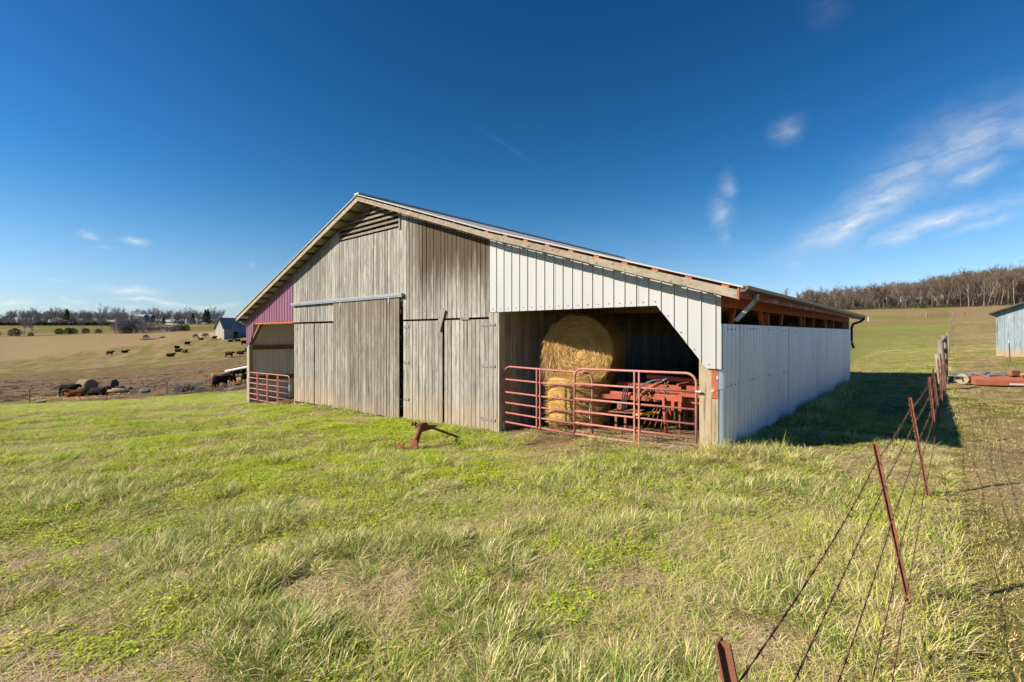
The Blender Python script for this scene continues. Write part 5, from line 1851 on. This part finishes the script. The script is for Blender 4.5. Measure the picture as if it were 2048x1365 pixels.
def leafy(seed, h, w_, n_, mat, conical=False, leaf=.35):
    rl = random.Random(seed)
    f = MB()
    for i in range(n_):
        t = rl.random()
        if conical:
            z = h * (.12 + .88 * t)
            rad = w_ * (1 - t) ** .8 * math.sqrt(rl.uniform(.15, 1)) * (1 + .3 * math.sin(z * 2.4))
        else:
            z = h * (.1 + .9 * t)
            rad = w_ * math.sqrt(max(.02, 1 - (2 * (z / h - .42)) ** 2 * .85)) * math.sqrt(rl.uniform(.1, 1)) * (.8 + .35 * rl.random())
        a = rl.uniform(0, 6.283)
        p = Vector((rad * math.cos(a), rad * math.sin(a), z))
        u_ = Vector((rl.gauss(0, 1), rl.gauss(0, 1), rl.gauss(0, .6))).normalized() * leaf * rl.uniform(.5, 1.2)
        v_ = Vector((rl.gauss(0, 1), rl.gauss(0, 1), rl.gauss(0, .6))).normalized() * leaf * rl.uniform(.3, .8)
        f.add([p - u_, p + v_, p + u_, p - v_], [(0, 1, 2, 3)])
    tr = MB().tube([(0, 0, -.3), (0, 0, h * .75)], [h * .022, h * .008], 6)
    return tr.mesh('trunk', M_bark), f.mesh('crown', mat)


PINE = [leafy(1, 14, 3.6, 1500, M_ever, True, .55), leafy(2, 12, 3.4, 1200, M_ever, True, .5)]
CED = [leafy(5, 4.0, 2.6, 900, M_bush, False, .3), leafy(6, 3.4, 2.2, 800, M_bush, False, .3)]
for px, d, k, lab in ((355, 420, .88, 'dark pine rising over the trees left of the low pale house'), (411, 420, 1.08, 'tall dark pine beside the far barn roof'), (416, 425, .98, 'second dark pine nearest the far barn roof'), (386, 432, .75, 'small dark pine in the tree line by the pale pole'),
                      (134, 430, .95, 'dark evergreen in the middle of the far left tree line'), (144, 425, .6, 'lower dark evergreen right of the taller one'), (327, 400, .55, 'round dark evergreen left of the low pale house')):
    put_tree(PINE[int(px) % 2], at(px, d), k, lab, name='pine_tree')
for px, d, k, lab in ((119, 255, .95, 'dark cedar bush leftmost of the row on the pasture edge'), (137, 255, 1.0, 'broad dark cedar bush second in the row'), (146, 256, .8, 'dark cedar bush joined to the broad one'), (171, 256, .85, 'dark cedar bush under the thin bare tree'), (196, 255, .62, 'small cedar bush at the pale trunk'),
                      (30, 236, 1.05, 'dark cedar bush on the red earth bank'), (62, 238, .5, 'small dark bush by the dead tree'), (-10, 238, .9, 'dark bush at the far left picture edge'), (345, 252, .75, 'green cedar bush at the left of the hedge clump'), (354, 252, .85, 'green cedar bush in the middle of the hedge clump'), (363, 250, .95, 'tall green cedar bush of the hedge clump'), (372, 250, .85, 'green cedar bush at the right of the hedge clump'),
                      (255, 228, .9, 'dark cedar at the foot of the grey thicket'), (1845, 228, .8, 'low dark bush at the foot of the hilltop wood'), (292, 182, .42, 'small dry bush on the rubble strip in the tan field')):
    put_tree(CED[int(px) % 2], at(px, d), k, lab, name='cedar_bush', cat='bush')
rock('rock', 'strip of dark rubble in the tan field under the dry bush', 298, 180, (3.6, 1.4, .45), 41, M_stick)
rock('rock', 'dark rubble lump right of the rubble strip in the tan field', 323, 184, (1.4, .8, .5), 43, M_stick)
# long dark hedgerow across the far slope
hd = MB()
for i in range(5200):
    t = rg.random()
    px = -120 + 350 * t
    d = 372 + 14 * t + rg.uniform(-1.5, 1.5)
    hd.v.append(((px - CXP) / FPX * d, d))
xy = np.array(hd.v); zh = terrain(xy[:, 0], xy[:, 1])
hd = MB()
for (x, y), z in zip(xy, zh):
    p = Vector((x, y, z + rg.uniform(0, 2.4)))
    u_ = Vector((rg.gauss(0, 1), rg.gauss(0, 1), rg.gauss(0, 1))).normalized() * rg.uniform(.3, .8)
    v_ = Vector((rg.gauss(0, 1), rg.gauss(0, 1), rg.gauss(0, 1))).normalized() * rg.uniform(.2, .6)
    hd.add([p - u_, p + v_, p + u_, p - v_], [(0, 1, 2, 3)])
hd = hd.build('hedgerow', simple('dark_hedge', (.03, .032, .02), (.05, .045, .03), .5, rough=1))
tag(hd, 'long dark hedgerow crossing the far slope on the left', 'hedge', kind='stuff')

# ------------------------------------------------------------------ grass, scattered as instanced clumps
def clump(kind, seed):
    rc = np.random.RandomState(seed)
    V, F, T = [], [], []

    def blade(root, az, L, lean, curl, w_, tone, seg=3):
        d = np.array([math.cos(az), math.sin(az), 0.0])
        sd = np.array([-d[1], d[0], 0.0])
        tw = rc.uniform(-.9, .9)
        p = np.array(root, float)
        ang = lean
        b = len(V)
        for i in range(seg):
            ww = w_ * (1 - .75 * (i / seg) ** 1.5)
            side = sd * math.cos(tw) + np.array([0, 0, 1.0]) * math.sin(tw) * .4
            V.append(p - side * ww); V.append(p + side * ww)
            T.extend([tone, tone])
            p = p + (d * math.sin(ang) + np.array([0, 0, 1.0]) * math.cos(ang)) * L / seg
            if p[2] < .006:
                p[2] = .006
            ang = min(ang + curl / seg, 1.75)
        V.append(p); T.append(tone)
        for i in range(seg - 1):
            q = b + 2 * i
            F.append((q, q + 1, q + 3, q + 2))
        q = b + 2 * (seg - 1)
        F.append((q, q + 1, q + 2))

    if kind == 'green':
        for i in range(26):
            a = rc.uniform(0, 6.283); r_ = .13 * math.sqrt(rc.rand())
            blade((r_ * math.cos(a), r_ * math.sin(a), -.01), rc.normal(.4, 1.3), rc.uniform(.04, .115), rc.uniform(.3, 1.3), rc.uniform(.3, 1.1), rc.uniform(.0026, .0048), rc.rand())
    elif kind == 'tussock':
        for i in range(60):
            a = rc.uniform(0, 6.283); r_ = .075 * math.sqrt(rc.rand())
            blade((r_ * math.cos(a), r_ * math.sin(a), -.01), a + rc.normal(0, .7), rc.uniform(.08, .23), rc.uniform(.1, 1.05), rc.uniform(.5, 1.7), rc.uniform(.0026, .0046), rc.rand(), 4)
    elif kind == 'dry':
        for i in range(24):
            a = rc.uniform(0, 6.283); r_ = .15 * math.sqrt(rc.rand())
            blade((r_ * math.cos(a), r_ * math.sin(a), -.005), rc.normal(.45, 1.1), rc.uniform(.06, .22), rc.uniform(.7, 1.45), rc.uniform(.05, .6), rc.uniform(.0014, .003), rc.rand())
    elif kind == 'thatch':
        for i in range(30):
            a = rc.uniform(0, 6.283); r_ = .15 * math.sqrt(rc.rand())
            blade((r_ * math.cos(a), r_ * math.sin(a), .005), rc.uniform(0, 6.283), rc.uniform(.06, .2), rc.uniform(1.1, 1.5), rc.uniform(-.3, .3), rc.uniform(.0012, .0022), rc.rand(), 2)
    elif kind == 'short':
        for i in range(40):
            a = rc.uniform(0, 6.283); r_ = .15 * math.sqrt(rc.rand())
            blade((r_ * math.cos(a), r_ * math.sin(a), -.005), rc.uniform(0, 6.283), rc.uniform(.02, .055), rc.uniform(.3, 1.3), rc.uniform(.2, .9), rc.uniform(.0016, .003), rc.rand(), 2)
    elif kind == 'clover':
        for i in range(38):
            a = rc.uniform(0, 6.283); r_ = .15 * math.sqrt(rc.rand())
            c = np.array([r_ * math.cos(a), r_ * math.sin(a), rc.uniform(.015, .075)])
            tone = rc.rand()
            for k in range(3):
                t = k * 2.094 + rc.uniform(0, 6)
                d = np.array([math.cos(t), math.sin(t), rc.uniform(-.3, .45)])
                sd = np.array([-d[1], d[0], rc.uniform(-.3, .3)])
                L = rc.uniform(.010, .018)
                b = len(V)
                V.extend([c, c + d * L * .6 - sd * L * .5, c + d * L * 1.15, c + d * L * .6 + sd * L * .5])
                T.extend([tone] * 4)
                F.append((b, b + 1, b + 2, b + 3))
        for i in range(8):
            a = rc.uniform(0, 6.283); r_ = .14 * math.sqrt(rc.rand())
            blade((r_ * math.cos(a), r_ * math.sin(a), -.01), rc.uniform(0, 6.283), rc.uniform(.05, .13), rc.uniform(.1, .7), rc.uniform(.3, 1.0), .002, rc.rand())
    me = bpy.data.meshes.new(kind + '_clump')
    me.from_pydata([tuple(map(float, v)) for v in V], [], F)
    T = np.array(T)
    me.color_attributes.new('tone', 'FLOAT_COLOR', 'POINT').data.foreach_set('color', np.stack([T, T, T, np.ones_like(T)], 1).ravel().astype(np.float32))
    return me


def scatter(name, label, cat, pts, rot, scl, meshes, mat):
    """one object of kind stuff that instances clumps on the given points"""
    col = bpy.data.collections.new(name + '_clumps')
    for i, me in enumerate(meshes):
        if not me.materials:
            me.materials.append(mat)
        ob = bpy.data.objects.new('%s_clump_%02d' % (name, i), me)
        col.objects.link(ob)
    me = bpy.data.meshes.new(name)
    me.from_pydata(pts.tolist(), [], [])
    n_ = len(pts)
    a = me.attributes.new('rot', 'FLOAT_VECTOR', 'POINT'); a.data.foreach_set('vector', rot.astype(np.float32).ravel())
    a = me.attributes.new('scl', 'FLOAT_VECTOR', 'POINT'); a.data.foreach_set('vector', scl.astype(np.float32).ravel())
    a = me.attributes.new('idx', 'INT', 'POINT'); a.data.foreach_set('value', np.random.RandomState(1).randint(0, len(meshes), n_).astype(np.int32))
    o = bpy.data.objects.new(name, me)
    COL.objects.link(o)
    ng = bpy.data.node_groups.new(name, 'GeometryNodeTree')
    ng.interface.new_socket('Geometry', in_out='INPUT', socket_type='NodeSocketGeometry')
    ng.interface.new_socket('Geometry', in_out='OUTPUT', socket_type='NodeSocketGeometry')
    N = ng.nodes.new
    gi, go = N('NodeGroupInput'), N('NodeGroupOutput')
    ip = N('GeometryNodeInstanceOnPoints')
    ci = N('GeometryNodeCollectionInfo')
    ci.inputs['Collection'].default_value = col
    ci.inputs['Separate Children'].default_value = True
    ci.inputs['Reset Children'].default_value = True
    ip.inputs['Pick Instance'].default_value = True

    def attr(nm, typ):
        q = N('GeometryNodeInputNamedAttribute')
        q.data_type = typ
        q.inputs['Name'].default_value = nm
        return q.outputs['Attribute']
    L = ng.links.new
    L(gi.outputs[0], ip.inputs['Points'])
    L(ci.outputs[0], ip.inputs['Instance'])
    L(attr('idx', 'INT'), ip.inputs['Instance Index'])
    L(attr('rot', 'FLOAT_VECTOR'), ip.inputs['Rotation'])
    L(attr('scl', 'FLOAT_VECTOR'), ip.inputs['Scale'])
    L(ip.outputs[0], go.inputs[0])
    md = o.modifiers.new('scatter', 'NODES')
    md.node_group = ng
    tag(o, label, cat, kind='stuff')
    return o


def grass():
    rs = np.random.RandomState(5)
    # radial density: dense near the viewer, thinner with distance while clumps grow
    edges = [(.9, 3.5, 400), (3.5, 6, 280), (6, 9, 180), (9, 14, 110), (14, 22, 60), (22, 34, 28), (34, 58, 12), (58, 95, 2.6), (95, 170, .6)]
    X, Y = [], []
    for r0, r1, rho in edges:
        area = (AZR - AZL) * (r1 * r1 - r0 * r0) / 2
        n_ = int(area * rho)
        a = rs.uniform(AZL, AZR, n_); r = np.sqrt(rs.uniform(r0 * r0, r1 * r1, n_))
        X.append(r * np.sin(a)); Y.append(r * np.cos(a))
    X = np.concatenate(X); Y = np.concatenate(Y)
    px, d = polar(X, Y)
    bx_, by_ = w2b(X, Y)
    inside = (bx_ > -19.7) & (bx_ < .03) & (by_ > -.03) & (by_ < 15.5)
    bay = (bx_ > -4.7) & (bx_ < -.1) & (by_ < 3.4) & inside
    keep = ~inside | (bay & (rs.rand(len(X)) < .75))
    # not behind the barn, where nothing shows
    hidden = (by_ > 15.5) & (bx_ < -1.5) & (bx_ > -21)
    behind = (px > 500) & (px < 1690) & (by_ > 1.0) & (bx_ < 0)
    keep &= ~hidden & ~behind
    dirt, dry, lush = cover(X, Y)
    keep &= (rs.rand(len(X)) > dirt * .93) | (bay & (rs.rand(len(X)) < .8))
    fxx = (X - 2.74) - (Y - 3.24) * .674 / .738
    keep &= ~((fxx > .5) & (px > 1300) & (d < 24) & (rs.rand(len(X)) < .30))
    # the lot beyond the fence is bare; the slope past it is grazed short
    keep &= ~((px < 640) & (d > 47.5))
    X, Y, px, d, bx_, by_, dirt, dry, lush = (q[keep] for q in (X, Y, px, d, bx_, by_, dirt, dry, lush))
    n_ = len(X)
    n1 = fbm(X, Y, .9, 41, 3); n2 = fbm(X, Y, .33, 42, 4); n3 = fbm(X, Y, 2.1, 43, 2); n4 = fbm(X, Y, .16, 44, 3)
    streak = fbm(X * .8 - Y * .45, (X * .45 + Y * .8) * 2.6, .32, 45, 4)          # windswept lanes
    fx = (X - 2.74) - (Y - 3.24) * .674 / .738
    right = (fx > .22) & (px > 1250)
    fenceln = (np.abs(fx - .02) < .28) & (px > 1250) & (d < 30)
    sidew = (bx_ > .02) & (bx_ < .75) & (by_ > -.3) & (by_ < 15.5)
    frontw = (by_ < 0) & (by_ > -.35) & (bx_ < -4.9) & (bx_ > -15.2)
    u = rs.rand(n_)
    kind = np.full(n_, 'green', dtype=object)
    fore = 1 - sstep(d + (n4 - .5) * 5, 5.5, 10.5)
    mid_left = sstep(d, 4.0, 8.0) * (1 - sstep(px, 820, 1150))
    clov = np.clip(np.maximum(mid_left * sstep(n2 + (n1 - .5) * .3, .30, .5), sstep(n4 * .5 + n1 * .5, .52, .66) * .35), 0, 1)
    kind[u < .80 * clov] = 'clover'
    p_dry = np.clip(sstep(streak, .45, .62) * .74 * (1 - .60 * clov) + .17 * fore + .05, 0, .85)
    u2 = rs.rand(n_)
    kind[(u2 < p_dry)] = 'dry'
    p_th = sstep(n2 * .55 + n3 * .45, .49, .60) * .78
    kind[rs.rand(n_) < p_th] = 'thatch'
    # tussocks stand in patches in the foreground
    n5 = fbm(X, Y, 1.35, 47, 2)
    tus = (rs.rand(n_) < sstep(n5 + (n3 - .5) * .5, .45, .75) * .5 * fore * (.35 + .65 * sstep(px, 100, 650)) * (1 - sstep(px, 1600, 1750)) + .03)
    tus |= (n3 > .74) & (rs.rand(n_) < .12) & (d < 18)
    kind[tus] = 'tussock'
    kind[right] = np.where(rs.rand(right.sum()) < np.clip(dry[right] * .75, 0, 1), 'short_dry', 'short')
    hillm = (d > 24) & (px > 1500)
    kind[hillm] = np.where(rs.rand(hillm.sum()) < dry[hillm] * .8, 'short_dry', 'short')
    farl = (d > 60) & (px < 700)
    kind[farl] = np.where(rs.rand(farl.sum()) < dry[farl] * .8 + .2, 'short_dry', 'short')
    kind[fenceln & (rs.rand(n_) < .30)] = 'dry_tuft'
    kind[sidew & (rs.rand(n_) < .85)] = 'tussock'
    wild = (bx_ > -.3) & (bx_ < 1.2) & (by_ > -.8) & (by_ < .5)
    kind[wild & (rs.rand(n_) < .5)] = 'dry_tuft'
    kind[frontw & (rs.rand(n_) < .6)] = 'tussock'
    bay2 = (bx_ > -4.7) & (bx_ < -.1) & (by_ > 0) & (by_ < 3.5)
    kind[bay2] = np.where(rs.rand(bay2.sum()) < .72, 'thatch', 'short')
    Zs = terrain(X, Y)
    grow = np.interp(d, [0, 6, 12, 25, 50, 95, 170], [1, 1.05, 1.25, 1.8, 3.0, 4.5, 7.0])
    rot = np.stack([rs.normal(0, .10, n_), rs.normal(0, .10, n_), rs.uniform(0, 6.283, n_)], 1)
    lane = rs.normal(.35, .45, n_)
    tall = 1 + 1.1 * (sidew & (rs.rand(n_) < .6)) + .7 * frontw * sstep(n1, .45, .6)
    hgt = tall * rs.uniform(.7, 1.3, n_) * (.35 + .85 * sstep(n5, .3, .75)) * np.interp(d, [0, 6, 10, 20], [1.05, 1.0, .8, .8])

    greenm = blade_mat('green_blades', (.25, .35, .034), (.49, .54, .085), (.72, .59, .32), .27, trans=.4)
    tusm = blade_mat('tussock_blades', (.19, .30, .038), (.42, .49, .095), (.72, .60, .34), .32, trans=.4)
    drym = blade_mat('dry_blades', (.56, .44, .22), (.76, .63, .36), (.40, .46, .08), .42, trans=.35)
    thm = blade_mat('thatch_blades', (.56, .42, .25), (.76, .60, .38), (.36, .25, .13), .22, trans=.2)
    clm = blade_mat('clover_leaves', (.36, .52, .022), (.58, .66, .036), (.70, .60, .17), .14, trans=.4)
    shm = blade_mat('short_blades', (.27, .32, .05), (.42, .42, .08), (.74, .58, .30), .42, trans=.35)
    shd = blade_mat('short_dry_blades', (.62, .48, .25), (.78, .63, .36), (.36, .34, .08), .25, trans=.35)

    def put(name, label, sel, meshes, mat, h=1.0, wide=1.0, aligned=False):
        i = np.where(sel)[0]
        if not len(i):
            return
        pts = np.stack([X[i], Y[i], Zs[i]], 1)
        ro = rot[i].copy()
        if aligned:
            ro[:, 2] = lane[i]
        s_ = grow[i] * wide
        sc = np.stack([s_, s_, grow[i] ** .55 * hgt[i] * h], 1)
        scatter(name, label, 'grass', pts, ro, sc, meshes, mat)

    C = lambda k, n0, n_=5: [clump(k, n0 + i) for i in range(n_)]
    put('green_grass', 'mixed green grass covering the near pasture', kind == 'green', C('green', 10), greenm)
    put('clover_patch', 'bright yellow green clover spread over the left pasture', kind == 'clover', C('clover', 20), clm)
    put('straw_grass', 'long windswept straw coloured grass lying in lanes', kind == 'dry', C('dry', 30), drym, aligned=True)
    put('dead_thatch', 'matted brown dead grass in patches', kind == 'thatch', C('thatch', 40), thm)
    put('tussock_grass', 'arching green tussocks in the foreground and along the barn walls', kind == 'tussock', C('tussock', 50, 6), tusm, h=.78)
    put('yard_grass', 'short green grass right of the wire fence', kind == 'short', C('short', 60), shm)
    put('dry_yard_grass', 'short dry grass right of the wire fence', kind == 'short_dry', C('short', 70), shd)
    put('fence_line_grass', 'pale dry tufts along the foot of the wire fence', kind == 'dry_tuft', C('tussock', 80, 4), drym, h=.75)
    print('GRASS', n_, {k: int((kind == k).sum()) for k in set(kind)})


grass()


# the mass of the woods behind the trees that can be told apart, and mud clods
def merged(protos, name):
    out = []
    for tr, cr_ in protos:
        v = []; f = []; mi = []
        for k, me in enumerate((tr, cr_)):
            b = len(v)
            v += [tuple(q.co) for q in me.vertices]
            f += [tuple(i + b for i in p.vertices) for p in me.polygons]
            mi += [k] * len(me.polygons)
        me = bpy.data.meshes.new(name)
        me.from_pydata(v, [], f)
        me.materials.append(tr.materials[0]); me.materials.append(cr_.materials[0])
        me.polygons.foreach_set('material_index', mi)
        out.append(me)
    return out


def wood_mass(name, label, n_, fpx, fd_, fs, protos):
    rs = np.random.RandomState(len(label))
    px = fpx(rs, n_); d = fd_(rs, n_, px)
    x = (px - CXP) / FPX * d
    z = terrain(x, d)
    s_ = fs(rs, n_, px, d)
    scatter(name, label, 'trees', np.stack([x, d, z], 1), np.stack([np.zeros(n_), np.zeros(n_), rs.uniform(0, 6.28, n_)], 1), np.stack([s_, s_, s_], 1), merged(protos, name), None)


wood_mass('woodland', 'dense mass of bare trees deep in the hilltop wood', 520, lambda r, n_: r.uniform(1600, 2200, n_), lambda r, n_, px: r.uniform(238, 275 + np.clip((px - 1700) / 300, 0, 1) * 70, n_),
          lambda r, n_, px, d: (.58 + .32 * np.clip((px - 1700) / 200, 0, 1) + .14 * np.clip((px - 1880) / 150, 0, 1)) * r.uniform(.62, 1.16, n_), RT)
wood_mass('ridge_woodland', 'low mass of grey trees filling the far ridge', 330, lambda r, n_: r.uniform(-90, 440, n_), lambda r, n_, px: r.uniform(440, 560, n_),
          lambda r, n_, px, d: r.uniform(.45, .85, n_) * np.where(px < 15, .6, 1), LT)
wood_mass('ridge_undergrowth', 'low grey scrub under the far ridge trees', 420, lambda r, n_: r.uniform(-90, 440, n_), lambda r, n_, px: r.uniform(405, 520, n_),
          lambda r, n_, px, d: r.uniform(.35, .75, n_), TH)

wood_mass('wood_scrub', 'low brown scrub at the foot of the hilltop wood', 420, lambda r, n_: 1590 + 590 * r.rand(n_) ** 1.5, lambda r, n_, px: r.uniform(234, 275, n_),
          lambda r, n_, px, d: r.uniform(.3, .75, n_), [tree_proto(400 + i, 7.0, M_twig, M_bark, bush=True, tw=.022) for i in range(3)])


def clods():
    rs = np.random.RandomState(9)
    n_ = 5200
    px = rs.uniform(-120, 500, n_); d = 47 + 34 * rs.rand(n_) ** 1.6
    x = (px - CXP) / FPX * d
    dirt, _, _ = cover(x, d)
    k = (rs.rand(n_) < dirt) & (fbm(x, d, .25, 61, 3) > .45)
    x, d = x[k], d[k]
    ms = []
    for i in range(3):
        bm = bmesh.new()
        bmesh.ops.create_icosphere(bm, subdivisions=1, radius=.5)
        for v in bm.verts:
            v.co *= rs.uniform(.7, 1.25)
            v.co.z *= .5
        me = bpy.data.meshes.new('clod'); bm.to_mesh(me); bm.free()
        ms.append(me)
    s_ = rs.gamma(2.0, .11, len(x)) + .08
    scatter('mud_clods', 'dark clods and hoof churned mud in the feed lot', 'mud', np.stack([x, d, terrain(x, d)], 1), rs.uniform(0, 6, (len(x), 3)) * np.array([0, 0, 1]), np.stack([s_ * 1.5, s_, s_ * .7], 1), ms,
            simple('mud', (.10, .062, .036), (.05, .033, .022), .5, rough=1))


clods()
